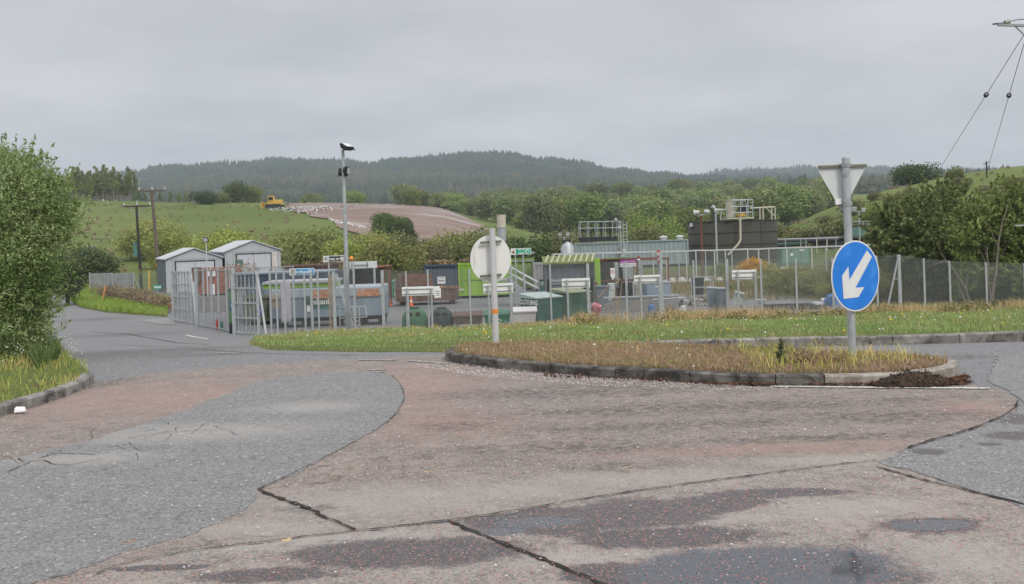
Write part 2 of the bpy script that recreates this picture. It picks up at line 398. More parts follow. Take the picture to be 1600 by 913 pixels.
def tarmac(key, base, chipA, chipB, famt, stains=(), wets=(), pools=(), pale=(), rough=.85, wear=(.5, .5, .5), wamt=.3, dark=(.05, .045, .04), reds=(), grit=.25):
    m = bpy.data.materials.new(key); t = nt(m); b = NB(t); co = b.n('ShaderNodeTexCoord').outputs['Object']
    v = b.n('ShaderNodeTexVoronoi', Vector=co, Scale=85.0); v.inputs['Randomness'].default_value = 1
    sp = b.n('ShaderNodeSeparateColor', Color=v.outputs['Color'])
    v2 = b.n('ShaderNodeTexVoronoi', Vector=co, Scale=34.0); sp2 = b.n('ShaderNodeSeparateColor', Color=v2.outputs['Color'])
    pn = b.noise(co, .55, 6, .62, .5); pn2 = b.noise(co, 2.6, 7, .72, .3); pn3 = b.noise(co, 13, 5, .7)
    c = b.mix(b.ramp(sp.outputs[0], 0, 1), [x*.62 for x in base], [x*1.4 for x in base])
    am = b.math('MULTIPLY', b.ramp(pn, .3, .7), famt); am = b.math('ADD', am, famt*.35)
    am = b.math('MULTIPLY', am, b.ramp(pn2, .25, .6))
    c = b.mix(b.math('LESS_THAN', sp.outputs[1], am), c, b.mix(sp.outputs[2], chipA, chipB))
    c = b.mix(b.math('MULTIPLY', b.ramp(pn2, .45, .75), wamt), c, wear)
    c = b.mix(b.math('MULTIPLY', b.ramp(pn3, .56, .68), .6), c, [x*.3 for x in base])
    gn = b.noise(co, 5.5, 8, .8, .6); c = b.mix(b.math('MULTIPLY', b.math('MULTIPLY', b.ramp(gn, .52, .64), b.ramp(pn, .38, .6)), grit), c, (.075, .055, .042))
    c = b.mix(b.math('MULTIPLY', b.math('GREATER_THAN', sp2.outputs[0], .99), .5), c, (.40, .39, .37))
    if pale: c = b.mix(b.math('MULTIPLY', blobs(b, co, pale, .9, 1.0), .55), c, (.34, .32, .29))
    if reds: c = b.mix(b.math('MULTIPLY', blobs(b, co, reds, 1.6, 1.3), .55), c, b.mix(sp.outputs[2], (.34, .20, .16), (.26, .19, .165)))
    ro = rough
    if stains: c = b.mix(b.math('MULTIPLY', b.math('MULTIPLY', blobs(b, co, stains, 2.2, 1.0), b.ramp(pn3, .38, .6)), .7), c, dark)
    if wets:
        wm = blobs(b, co, wets, 1.15, .28)
        chips = b.math('LESS_THAN', sp.outputs[1], .24)
        wc = b.mix(b.math('MULTIPLY', chips, .8), (.034, .034, .038), (.17, .085, .065))
        c = b.mix(b.math('MULTIPLY', wm, .88), c, wc); ro = b.math('SUBTRACT', rough, b.math('MULTIPLY', wm, .5))
    if pools:
        pm = blobs(b, co, pools, .55, .16); pc = b.mix(b.math('LESS_THAN', sp.outputs[1], .05), (.055, .06, .07), (.14, .075, .055))
        c = b.mix(pm, c, pc); ro = b.math('SUBTRACT', ro, b.math('MULTIPLY', pm, .78), None, True)
        ro = b.math('MAXIMUM', ro, .05)
    p = b.n('ShaderNodeBsdfPrincipled', Base__Color=c, Roughness=ro); p.inputs['Specular IOR Level'].default_value = .5
    hgt = b.math('ADD', b.math('MULTIPLY', v.outputs['Distance'], .5), b.math('MULTIPLY', pn3, .8))
    st = .55
    if pools: st = b.math('MULTIPLY', b.math('SUBTRACT', 1.0, pm), .55)
    bp = b.n('ShaderNodeBump', Height=hgt, Distance=.012); 
    if pools: t.links.new(st, bp.inputs['Strength'])
    else: bp.inputs['Strength'].default_value = st
    t.links.new(bp.outputs[0], p.inputs['Normal'])
    o = b.n('ShaderNodeOutputMaterial'); t.links.new(p.outputs[0], o.inputs[0]); return m
GREYC, REDC = (.13, .13, .132), (.30, .15, .12)
m_road = tarmac('old_tarmac', (.165, .165, .166), (.3, .3, .3), (.2, .2, .21), .25, stains=[(260, 548, 150, 4), (190, 524, 90, 3), (330, 556, 80, 3), (150, 500, 60, 3), (1500, 560, 60, 4)], wear=(.17, .165, .16), wamt=.6)
m_grey = tarmac('grey_dressing', (.182, .180, .174), (.34, .34, .33), (.24, .24, .23), .12, pale=[(300, 680, 200, 14), (130, 720, 130, 10), (480, 640, 90, 8)], wear=(.23, .23, .225), wamt=.35)
m_red = tarmac('red_dressing', (.178, .158, .140), (.31, .19, .15), (.28, .25, .22), .5, stains=[(700, 670, 60, 8), (950, 735, 70, 6), (900, 705, 190, 9), (1100, 640, 400, 9), (900, 615, 260, 10), (160, 600, 45, 10), (1380, 655, 160, 10), (1250, 690, 240, 6), (480, 800, 60, 6), (1050, 668, 260, 7)],
   pale=[(620, 790, 240, 30), (1000, 752, 240, 16), (760, 775, 240, 20), (420, 830, 120, 16), (1300, 722, 160, 10)], wear=(.31, .28, .25), wamt=.5, grit=.75, reds=[(250, 625, 330, 26), (640, 610, 120, 40), (700, 660, 110, 26), (1200, 705, 260, 9), (1520, 640, 60, 12)])
m_mix = tarmac('worn_dressing', (.225, .208, .188), (.34, .19, .15), (.31, .28, .25), .4,
   wets=[(640, 868, 190, 25), (560, 872, 90, 22), (800, 822, 80, 18), (860, 818, 130, 24), (1000, 808, 120, 24), (1110, 792, 90, 14), (1210, 776, 120, 8), (1060, 845, 140, 18), (960, 850, 60, 14), (470, 823, 60, 5), (250, 893, 90, 5), (960, 905, 90, 20), (1200, 905, 250, 46), (420, 905, 120, 12), (1455, 826, 80, 13)],
   pools=[(1190, 896, 215, 38), (1455, 826, 62, 9), (1060, 905, 70, 22), (840, 822, 70, 8), (780, 838, 40, 6)], pale=[(470, 852, 200, 14), (1330, 800, 160, 18), (900, 880, 140, 14), (1500, 880, 120, 30), (1150, 815, 160, 8), (560, 845, 160, 8)], wear=(.34, .315, .285), wamt=.6, grit=.7)
m_right = tarmac('grey_tarmac', (.19, .188, .183), (.34, .34, .33), (.2, .2, .21), .2, wets=[(1592, 660, 45, 9), (1590, 686, 50, 7), (1450, 712, 28, 5), (1545, 700, 20, 3)], wear=(.17, .17, .16), wamt=.45)

def GP(pts, top=0.0): return [G(*p, top) for p in pts]
LVL = .015
road_poly = [(-30, -14), (26, -14), (26, 17)] + GP([(1600, 536), (1300, 542), (1000, 547), (700, 550), (500, 550), (430, 545)]) + [(-6.9, 27), (-8.2, 33)] + GP([(340, 521), (272, 500)]) + GP([(268, 492), (200, 488), (150, 482), (118, 474), (103, 463)]) + GP([(84, 460), (60, 470), (30, 490), (20, 520), (-40, 545)]) + [(-30, 20)]
sheet('road', road_poly, m_road, LVL, .8)
sheet('road_surface', GP([(-260, 700), (-60, 655), (146, 600), (250, 585), (400, 571), (560, 563), (700, 556), (900, 562), (1300, 590), (1500, 600), (1560, 610), (1592, 628), (1585, 645), (1530, 672), (1450, 695), (1370, 724), (1250, 738), (1000, 772), (800, 805), (690, 822), (552, 838), (300, 868), (170, 897), (60, 940), (-500, 1150)]), m_red, LVL+.002, .5, skirt=.012, jit=.035, eres=.15)
sheet('road_surface', GP([(-500, 1150), (60, 940), (170, 897), (300, 868), (552, 838), (690, 822), (800, 805), (1000, 772), (1250, 738), (1370, 724), (1440, 745), (1600, 795), (1900, 870)]) + [(6, -3), (-6, -3)], m_mix, LVL+.004, .4, skirt=.012, jit=.035, eres=.12)
sheet('road_surface', GP([(-350, 800), (0, 725), (150, 690), (300, 641), (360, 617), (400, 598), (450, 591), (520, 585), (585, 583), (612, 590), (628, 606), (633, 626), (620, 650), (600, 668), (560, 692), (480, 735), (405, 771), (390, 800), (300, 840), (200, 868), (100, 905), (-500, 1100)]), m_grey, LVL+.006, .5, skirt=.012, jit=.025, eres=.1)
sheet('road_surface', GP([(1900, 560), (1560, 560), (1545, 600), (1580, 615), (1600, 632), (1590, 648), (1530, 676), (1450, 699), (1375, 727), (1440, 748), (1600, 798), (1900, 872)]), m_right, LVL+.008, .5, skirt=.012, jit=.025, eres=.12)
# cracks between the surfaces
m_crack = M('crack_dirt', (.035, .031, .026), .95, var=.4, scale=20, bump=.6, bscale=60)
def crack(pts, w0, w1, dz):
    P = smooth(GP(pts), 1, False); P = densify(P, .05, .008, False); vs = []; n = len(P)
    for i, (x, y) in enumerate(P):
        a, c = Vector(P[max(0, i-1)]), Vector(P[min(n-1, i+1)]); d = (c-a).normalized(); q = random.uniform(w0, w1)*(.6+.8*random.random())/2
        vs += [(x-d.y*q, y+d.x*q, g(x, y)+dz), (x+d.y*q, y-d.x*q, g(x, y)+dz)]
    return vs, [(2*i, 2*i+1, 2*i+3, 2*i+2) for i in range(n-1)]
mb = MB()
for pts, a, c in [([(404, 771), (430, 782), (470, 796), (510, 815), (556, 836)], .012, .035), ([(702, 822), (745, 840), (800, 862), (850, 882), (930, 915), (1000, 945)], .014, .04),
    ([(552, 838), (690, 822), (800, 805), (1000, 772), (1250, 739), (1370, 725)], .004, .02), ([(150, 905), (190, 888), (300, 868), (420, 853), (552, 838)], .004, .018),
    ([(1370, 735), (1440, 755), (1520, 775), (1600, 795), (1680, 815)], .01, .028), ([(404, 771), (480, 735), (560, 692), (600, 668), (620, 650), (633, 626), (628, 606), (612, 590)], .002, .010),
    ([(1592, 628), (1585, 645), (1530, 672), (1450, 695), (1420, 706)], .004, .03), ([(15, 742), (60, 722), (95, 735), (160, 722)], .005, .014), ([(60, 722), (90, 712), (150, 716)], .005, .014), ([(200, 690), (240, 682), (330, 676)], .004, .01),
    ([(300, 548), (420, 556), (560, 558)], .01, .03), ([(120, 545), (200, 539), (300, 544)], .02, .05), ([(140, 520), (220, 524), (330, 540)], .02, .06)]:
    v, f = crack(pts, a, c, LVL+.013); mb.add(v, f)
random.seed(33)
for _ in range(30):
    px, py = (random.uniform(-20, 330), 0) if _ < 26 else (random.uniform(330, 480), 0); py = 735-px*.2+random.uniform(-14, 14); q_ = [(px, py)]; dx_, dy_ = random.uniform(-26, 26), random.uniform(-7, 7)
    for k_ in range(random.randint(2, 4)): q_.append((q_[-1][0]+dx_+random.uniform(-16, 16), q_[-1][1]+dy_+random.uniform(-6, 6)))
    v, f = crack(q_, .001, .0055, LVL+.013); mb.add(v, f)
mb.build('road_crack', m_crack)['kind'] = 'structure'
# painted lines, worn
def paintmat(key, amt):
    m = bpy.data.materials.new(key); t = nt(m); b = NB(t); co = b.n('ShaderNodeTexCoord').outputs['Object']
    n = b.ramp(b.noise(co, 28, 6, .8), amt-.06, amt+.06); p = b.n('ShaderNodeBsdfPrincipled', Base__Color=b.mix(n, (.16, .15, .14), (.6, .58, .54)), Roughness=.8)
    o = b.n('ShaderNodeOutputMaterial'); t.links.new(p.outputs[0], o.inputs[0]); return m
m_paint = paintmat('worn_road_paint', .46); m_paint2 = paintmat('faded_road_paint', .54)
def stripe(p0, p1, w, m, dz=LVL+.011):
    a, c = Vector(G(*p0)), Vector(G(*p1)); d = (c-a).normalized(); q = Vector((-d.y, d.x))*w/2; n = max(2, int((c-a).length/.4)); vs = []
    for i in range(n+1):
        x = a.lerp(c, i/n); vs += [(x.x+q.x, x.y+q.y, g(x.x, x.y)+dz), (x.x-q.x, x.y-q.y, g(x.x, x.y)+dz)]
    mb = MB(); mb.add(vs, [(2*i, 2*i+1, 2*i+3, 2*i+2) for i in range(n)]); mb.build('road_marking', m)['kind'] = 'structure'
stripe((1204, 608), (1408, 610), .085, m_paint); stripe((1412, 610), (1546, 611), .085, m_paint)
stripe((574, 582), (604, 581), .1, m_paint2); stripe((582, 585), (602, 584), .1, m_paint2); stripe((640, 567), (700, 571), .09, m_paint2)
stripe((560, 565), (620, 566), .08, m_paint2); stripe((340, 554), (375, 555), .1, m_paint2); stripe((291, 525), (325, 531), .12, m_paint)

# ------------------------------------------------------------------ yard, gate apron, bare tip, verges
m_yard = tarmac('yard_tarmac', (.15, .15, .15), (.25, .25, .25), (.2, .2, .2), .2, wear=(.2, .2, .195), wamt=.6, stains=[(700, 480, 60, 3), (1100, 490, 60, 3)])
yard = [G(270, 504), G(340, 527), G(404, 534), (-6, 31.5), (12.5, 31.5), (14, 45), (13, 52), (9, 56), (8, 80), (-12, 88), (-30, 80), (-27, 52)]
sheet('yard', yard, m_yard, -.02, 1.0)
m_conc = M('pale_concrete', (.24, .235, .225), .85, var=.2, scale=1.2, dirt=(.14, .13, .12), damt=.35, bump=.3)
sheet('gate_apron', GP([(215, 502), (262, 498), (272, 504), (276, 508), (262, 508), (240, 506)]), m_conc, LVL+.012, .6)
def soilmat(key, c1, c2, c3, s=6, stretch=None):
    m = bpy.data.materials.new(key); t = nt(m); b = NB(t); co = b.n('ShaderNodeTexCoord').outputs['Object']
    if stretch: co = b.n('ShaderNodeMapping', Vector=co, Scale=stretch).outputs[0]
    a = b.mix(b.ramp(b.noise(co, s, 8, .75, .4), .35, .65), c1, c2); a = b.mix(b.ramp(b.noise(co, s*.37, 6, .7, 1), .55, .66), a, c3)
    p = b.n('ShaderNodeBsdfPrincipled', Base__Color=a, Roughness=.95); p.inputs['Specular IOR Level'].default_value = .1
    bp = b.n('ShaderNodeBump', Height=b.noise(co, s*3, 8, .8), Strength=.8, Distance=.05); t.links.new(bp.outputs[0], p.inputs['Normal'])
    o = b.n('ShaderNodeOutputMaterial'); t.links.new(p.outputs[0], o.inputs[0]); return m
m_turf = soilmat('verge_turf', (.10, .14, .04), (.16, .18, .065), (.14, .11, .06), 5)
m_dryturf = soilmat('dry_turf', (.25, .175, .10), (.20, .16, .085), (.13, .075, .045), 5)
m_tip = soilmat('tip_earth', (.18, .125, .10), (.27, .21, .18), (.34, .31, .30), .09, (.5, 1.6, 1))
def FP(pts): return [(uv(px, 0)[0]/F*Y if False else (px-800)/F*Y, Y) for px, Y in pts]
tip = FP([(440, 250), (470, 215), (520, 196), (560, 178), (640, 172), (700, 172), (770, 186), (775, 205), (735, 232), (700, 256), (640, 262), (560, 262), (480, 262)])
sheet('bare_earth', tip, m_tip, .22, 3, jit=1.2, sm=1)
verge_k = GP([(1900, 523), (1600, 534), (1500, 538), (1400, 541), (1300, 543), (1200, 545), (1100, 547), (1040, 549), (960, 550)], 0.0)
verge_poly = [(x_, y_+.11) for x_, y_ in verge_k] + GP([(860, 551), (760, 552), (600, 552), (480, 550), (420, 548), (400, 541)]) + [G(396, 533), (-7.8, 30.5), (-7.6, 32.2), (0, 32.6), (11, 32.6), (20, 33), (26, 33)]
sheet('verge', verge_poly, m_turf, .02, .5, skirt=.3, hump=.09, eres=.35, jit=.03)
lv_k = GP([(-420, 760), (-200, 712), (0, 655), (40, 643), (80, 631), (115, 618), (138, 608), (147, 598)])
lv_poly = [(x_-.06, y_+.09) for x_, y_ in lv_k] + GP([(140, 588), (120, 574), (98, 556), (82, 538), (72, 520), (62, 505), (40, 500), (-100, 520), (-500, 560)]) + [(-16, 8)]
sheet('verge', lv_poly, m_turf, .06, .45, skirt=.3, hump=.06, eres=.3)
rb_poly = GP([(101, 459), (112, 473), (128, 482), (165, 489), (215, 493), (262, 496)]) + GP([(262, 486), (262, 470), (180, 455), (120, 448)])
sheet('verge', rb_poly, m_turf, .03, .8, skirt=.4, hump=.14)
# island
isl_f = [(694, 562), (699, 569), (760, 577), (830, 584), (900, 590), (1000, 597), (1110, 603), (1210, 607), (1300, 607), (1400, 605), (1470, 598), (1500, 590), (1496, 580)]
isl_b = [(1440, 573), (1340, 567), (1250, 563), (1100, 556), (950, 550), (800, 548), (720, 552)]
isl = smooth(GP(isl_f + isl_b), 2)
inner = []
n = len(isl)
for i in range(n):
    a, c = Vector(isl[i-1]), Vector(isl[(i+1) % n]); d = (c-a).normalized(); inner.append((isl[i][0]-d.y*.11, isl[i][1]+d.x*.11))
sheet('traffic_island', inner, m_dryturf, .12, .35, skirt=.1, hump=.06)
m_kerb = M('kerb_concrete', (.29, .275, .25), .9, var=.25, scale=2.2, dirt=(.07, .062, .055), damt=.47, bump=.5, bscale=40)
m_kerbd = M('dirty_kerb_concrete', (.19, .18, .16), .9, var=.3, scale=2.2, dirt=(.045, .04, .036), damt=.52, bump=.5, bscale=40)
def kerb(line, side, mat, L=.915, wd=.125, h=.125, closed=False):
    """line = foot of the road face; side=+1: the stone body lies left of the direction of travel"""
    P = densify(line, .04, 0, closed); mb = MB(); i = 0; n = len(P)
    while i < n-3:
        a = Vector(P[i]); j = i; acc = 0
        while j < n-1 and acc < L: acc += (Vector(P[j+1])-Vector(P[j])).length; j += 1
        q = [Vector(P[i+(j-i)*k//4]) for k in range(5)]; dzj = random.uniform(-.008, .006); o = random.uniform(-.006, .006); s0 = len(mb.v)
        for k in range(5):
            d = (q[min(4, k+1)]-q[max(0, k-1)]).normalized(); nrm = Vector((-d.y, d.x))*side; pt = q[k] + d*(.006 if k == 0 else -.006 if k == 4 else 0) + nrm*o
            zb = g(pt.x, pt.y) + LVL + dzj
            for off, zz in ((0, -.12), (0, h-.02), (.022, h), (wd, h), (wd, -.12)):
                v = pt+nrm*off; mb.v.append((v.x, v.y, zb+zz))
        for k in range(4):
            for e in range(4): A = s0+k*5+e; mb.f.append((A, A+5, A+6, A+1) if side < 0 else (A, A+1, A+6, A+5))
        mb.f.append(tuple(s0+e for e in (0, 1, 2, 3, 4))); mb.f.append(tuple(s0+20+e for e in (4, 3, 2, 1, 0)))
        i = j
    o = mb.build('kerb', mat); o['kind'] = 'structure'; return o
thr = G(1290, 600)[0]; i0 = next(i for i, p_ in enumerate(isl) if p_[0] > thr); i1 = max(i for i, p_ in enumerate(isl) if p_[0] > thr)
m_kerbp = M('pale_kerb_concrete', (.36, .33, .285), .9, var=.25, scale=2.2, dirt=(.16, .14, .115), damt=.42, bump=.5, bscale=40)
kerb(isl[i1:] + isl[:i0], 1, m_kerbd); kerb(isl[i0-1:i1+1], 1, m_kerbp); kerb(verge_k, -1, m_kerb); kerb(smooth(lv_k, 1, False), 1, m_kerb)
m_side = None
# ------------------------------------------------------------------ vegetation
GR_mixed = leafmat('mixed_grass_blade', [(.09, .13, .03), (.16, .20, .05), (.25, .26, .075), (.34, .25, .12)], .6, .35, .8, .6)
GR_rough = leafmat('rough_grass_blade', [(.07, .085, .03), (.13, .13, .05), (.17, .12, .07), (.12, .15, .045)], .35, .2, .8, .7)
L_willow = leafmat('willow_leaf', [(.045, .07, .02), (.11, .15, .045), (.19, .23, .085), (.33, .36, .21)], 1.1, .3, .5)
L_green = leafmat('green_leaf', [(.06, .095, .022), (.12, .175, .04), (.20, .26, .07)], .7, .3)
L_fresh = leafmat('fresh_leaf', [(.06, .085, .02), (.12, .155, .04), (.19, .22, .065)], .7, .3)
L_dark = leafmat('dark_leaf', [(.028, .048, .016), (.055, .085, .026), (.10, .13, .045)], .8, .25)
L_light = leafmat('light_leaf', [(.095, .12, .03), (.17, .20, .055), (.27, .29, .10)], .6, .3)
L_olive = leafmat('olive_leaf', [(.08, .085, .03), (.14, .15, .05), (.21, .20, .08)], .6, .25)
L_wood = leafmat('woodland_leaf', [(.06, .085, .028), (.105, .14, .042), (.17, .20, .065), (.20, .17, .09)], .12, .25)
L_brown = leafmat('dead_stalk', [(.12, .075, .045), (.20, .14, .085), (.30, .22, .13), (.10, .11, .04)], 1.3, .2)
L_gorse = leafmat('gorse_flower', [(.06, .08, .02), (.35, .22, .015), (.62, .36, .02)], 2.5, .2)
L_conif = leafmat('conifer', [(.013, .022, .016), (.022, .034, .02), (.038, .046, .024), (.075, .055, .035)], .006, .1, .8, .6)
L_pine = leafmat('pine_needles', [(.08, .10, .035), (.13, .15, .05), (.20, .21, .08)], .5, .2)
GR_green = leafmat('grass_blade', [(.10, .14, .03), (.16, .21, .05), (.24, .28, .08), (.30, .27, .13)], .8, .35)
GR_dry = leafmat('dry_grass_blade', [(.17, .13, .06), (.31, .21, .12), (.42, .30, .18), (.20, .18, .07), (.30, .155, .09)], 1.1, .3)
GR_side = leafmat('side_grass_blade', [(.13, .17, .04), (.26, .29, .07), (.40, .36, .13), (.42, .30, .15)], .9, .35)
m_bark = M('bark', (.12, .10, .08), .9, var=.4, scale=6, dirt=(.2, .19, .16), damt=.35, bump=.7)
m_pale_bark = M('pale_bark', (.21, .18, .145), .9, var=.3, scale=5, dirt=(.10, .08, .06), damt=.4, bump=.6)
def tree(name, label, cat, loc, lobes, n, ls, asp, lm, tr=.12, bark=None, group=None, rise=.3, shell=.45, nb=.35, sprigs=0, sl=.4, lean=(0, 0, .5)):
    r = thing(name, label, cat, loc, 0, group); mb = MB(); limbs(mb, (0, 0, 0), lobes, tr, rise); mb.build('trunk', bark or m_bark, r)
    P, d = lobepts(lobes, n, shell)
    if sprigs:
        S_, sd = lobepts(lobes, sprigs, .92); dr = sd + np.array(lean) + RNG.normal(size=sd.shape)*.25; dr /= np.linalg.norm(dr, axis=1)[:, None]; m_ = 26
        tt = RNG.random((sprigs, m_, 1)); Q = S_[:, None, :] + dr[:, None, :]*tt*sl*(.5+RNG.random((sprigs, 1, 1))) + RNG.normal(size=(sprigs, m_, 3))*sl*.09*(1.15-tt)
        P = np.concatenate([P, Q.reshape(-1, 3)]); d = np.concatenate([d, np.repeat(dr, m_, 0)])
    P[:, 2] = np.maximum(P[:, 2], .04); leaves('crown', P, ls, asp, lm, r, d, nb); return r
def copytree(o, loc, rz, s, group=None, label=None):
    c = o.copy(); COL.objects.link(c); c.location = loc; c.rotation_euler[2] = rz; c.scale = (s*random.uniform(.85, 1.2), s*random.uniform(.85, 1.2), s)
    if label: c['label'] = label
    for ch in o.children:
        k = ch.copy(); COL.objects.link(k); k.parent = c
    return c
def gloc(px, Y, dz=-.05, py=440):
    x = X_at(px, Y, py); return Vector((x, Y, g(x, Y)+dz))
# the big sallow at the left edge
lb = []
base = Vector(gloc(20, 16.2, -.05, 520))
def lobe_at(px, py, Y, r, sq=.85): p = W(px, py, Y) - base; return ((p.x, p.y, p.z), r, sq)
for px, py, Y, r in [(10, 276, 16.3, .60), (42, 276, 16.0, .42), (-40, 290, 16.6, .9), (60, 305, 15.9, .52), (92, 322, 16.1, .36), (112, 340, 16.2, .24), (20, 330, 15.8, .6), (72, 360, 16.0, .48), (98, 352, 15.9, .3), (-20, 400, 16, .8), (45, 400, 15.7, .55),
        (68, 420, 16.1, .42), (10, 455, 15.7, .6), (58, 465, 15.9, .36), (52, 505, 15.8, .32), (20, 512, 15.6, .42), (-50, 500, 15.9, .7), (-120, 400, 16.6, 1.2), (-130, 300, 17, 1.0), (66, 478, 15.9, .34), (30, 540, 15.7, .34), (62, 525, 15.8, .26), (-10, 545, 15.8, .4), (80, 290, 16.4, .3), (-5, 248, 16.6, .34), (28, 256, 16.3, .26)]: lb.append(lobe_at(px, py, Y, r))
tree('sallow_tree', 'big leafy green sallow filling the left edge beside the road', 'tree', base, lb, 66000, .028, .36, L_willow, .10, None, None, .5, .2, .2, 1000, .26, (.25, 0, .45))
# trees on the right behind the fence
def big_tree(label, pbase, Y, lobes, n, ls, lm, bark=m_bark, tr=.12, rise=.6, name='tree', asp=.6, cat='tree'):
    global base
    base = Vector(gloc(pbase[0], Y, -.05, pbase[1])); lo = [lobe_at(*l) for l in lobes]
    return tree(name, label, cat, base, lo, int(n*.72), ls, asp, lm, tr, bark, None, rise, .35, .25, int(n/30), .6, (0, 0, .3))
big_tree('bushy dark green tree to the right of the triangular sign', (1450, 480), 44, [(1415, 355, 44, 1.2), (1440, 328, 44.5, 1.0), (1478, 318, 45, .9), (1400, 385, 43.5, .9), (1455, 375, 43, 1.5), (1490, 360, 44, 1.1), (1500, 400, 43, 1.3), (1430, 410, 43.2, 1.1), (1465, 425, 42.7, 1.1), (1390, 360, 44, .7), (1405, 420, 43.5, .7)], 26000, .085, L_green)
big_tree('spreading olive birch with bare pale trunks at the right edge', (1552, 478), 38, [(1528, 335, 38.5, .6), (1560, 322, 39, .75), (1600, 325, 39, .9), (1515, 365, 38.5, .6), (1575, 362, 38.8, .8), (1615, 360, 38.5, 1.0), (1650, 335, 39, 1.2), (1540, 392, 39, .6), (1600, 405, 38.6, .7), (1570, 425, 38, .5), (1535, 430, 38.3, .45), (1600, 440, 38, .6), (1510, 405, 38.4, .4)], 15000, .075, L_fresh, m_bark, .07, 1.0, 'birch_tree')
big_tree('low dark thicket tree at the far right behind the fence', (1600, 488), 40, [(1560, 430, 40, .9), (1600, 420, 40, 1.1), (1640, 430, 40, 1.4), (1590, 462, 39.5, .8), (1640, 470, 39, 1.0), (1540, 455, 40.5, .6), (1510, 440, 41, .7)], 11000, .085, L_green)
# pale dead trunks in front
def deadtree(label, px, py, Y, segs, r0):
    b0 = gloc(px, Y, -.05, py); t_ = thing('bare_tree', label, 'tree', b0); mb = MB(); r0 *= .62
    for (a, c, ra, rb) in segs: mb.tube(W(a[0], a[1], Y)-b0+Vector((0, random.uniform(-.1, .1), 0)), W(c[0], c[1], Y)-b0, r0*ra, r0*rb, 7)
    mb.build('trunk', m_pale_bark, t_, True); return t_
deadtree('twisted leafless trunk leaning left in front of the dark thicket', 1520, 487, 34, [((1522, 490), (1508, 452), 1, .8), ((1516, 488), (1500, 455), .8, .6), ((1508, 452), (1492, 425), .8, .5), ((1492, 425), (1478, 407), .5, .4), ((1478, 407), (1465, 412), .4, .2), ((1492, 425), (1470, 395), .4, .2), ((1470, 395), (1466, 375), .2, .1), ((1508, 452), (1512, 430), .6, .3), ((1500, 455), (1494, 438), .5, .3), ((1465, 412), (1452, 418), .25, .1), ((1512, 470), (1500, 462), .5, .2)], .09)
deadtree('tall forked pale bare trunk right of the twisted one', 1551, 470, 36, [((1551, 472), (1555, 430), 1, .85), ((1555, 430), (1560, 385), .85, .6), ((1560, 385), (1566, 345), .6, .4), ((1566, 345), (1576, 315), .4, .2), ((1560, 385), (1545, 352), .4, .2), ((1549, 472), (1543, 425), .6, .4), ((1543, 425), (1542, 385), .4, .25), ((1545, 352), (1532, 345), .2, .1)], .085)
# shrubs and trees of the middle distance: a few kinds, copied
def proto(name, label, cat, w_, h_, nl, n, ls, lm, group, seed, tr=.1, bark=None, shell=.5):
    random.seed(seed); lo = []
    for i in range(nl):
        a = random.random()*6.28; q = random.random()**.6*w_*.32; r = w_*random.uniform(.2, .32)
        zc = random.uniform(.32, .80)*h_ - (q/w_)*h_*.3; lo.append(((math.cos(a)*q, math.sin(a)*q, max(r*.7, zc)), r, random.uniform(.65, .9)))
    o = tree(name, label, cat, (0, 0, 0), lo, int(n*1.7), ls*.76, .7, lm, tr, bark, group, h_*.12, shell); return o
GW = 'willow and scrub bushes on the slope behind the yard'
light = [proto('shrub', 'pale yellow green willow bush on the slope behind the sheds', 'shrub', 6, 4.2, 14, 4200, .15, L_light, GW, s) for s in (1, 2)]
olive = [proto('shrub', 'olive green scrub bush on the slope behind the skips', 'shrub', 5.5, 3.4, 14, 3600, .14, L_olive, GW, s) for s in (3, 4)]
GWD = 'broadleaved trees of the wood beyond the tip'
wood = [proto('tree', 'rounded broadleaved tree in the wood beyond the tip', 'tree', 10, 9.5, 16, 3600, .36, L_wood, GWD, s, .25) for s in (5, 6, 7, 8)]
def put(protos, spots, sc, jit=.15, labels=None):
    for i, (px, Y) in enumerate(spots):
        p = protos[i % len(protos)]; s = sc*random.uniform(1-jit, 1+jit); Y *= random.uniform(.93, 1.12)
        if not p.get('used'): p['used'] = 1; p.location = gloc(px, Y); p.scale = (s, s, s)
        else: copytree(p, gloc(px, Y), random.random()*6.28, s)
random.seed(21)
put(light, [(330, 112), (365, 108), (400, 104), (440, 106), (475, 100), (510, 104), (540, 98), (350, 96), (390, 94), (455, 92), (495, 90), (530, 88), (420, 90), (310, 104), (560, 108), (580, 98), (300, 92), (480, 112), (265, 110), (240, 118)], .92, .4)
put(olive, [(600, 104), (630, 112), (660, 108), (690, 114), (560, 90), (600, 90), (640, 94), (675, 92), (710, 100), (740, 108), (725, 90), (755, 96), (790, 104), (820, 112), (850, 106), (700, 84), (660, 82), (610, 80), (765, 84), (810, 92), (840, 90), (880, 100), (560, 126), (610, 128), (660, 126), (720, 124), (540, 140), (1010, 140), (900, 118)], .85, .42)
put(olive, [(1225, 46), (1262, 44), (1300, 43), (1335, 44), (1375, 45), (1245, 52), (1290, 54), (1350, 55), (1390, 50), (1420, 47), (1320, 62), (1210, 58)], .36, .3)
spots = []
for rowY, n_, a, c in [(450, 26, 620, 1330), (400, 24, 640, 1330), (350, 22, 700, 1330), (310, 22, 740, 1320), (275, 18, 790, 1300), (245, 14, 840, 1240)]:
    for i in range(n_): spots.append((a+(c-a)*(i+random.uniform(.1, .9))/n_, rowY*random.uniform(.95, 1.05)))
put(wood, spots, 1.0, .22)
put(wood, [(648, 300), (665, 310), (690, 305), (715, 300), (740, 300), (490, 330), (560, 330), (380, 300), (398, 296), (365, 305)], .72)
for w_ in light+olive+wood:
    if 'used' in w_: del w_['used']
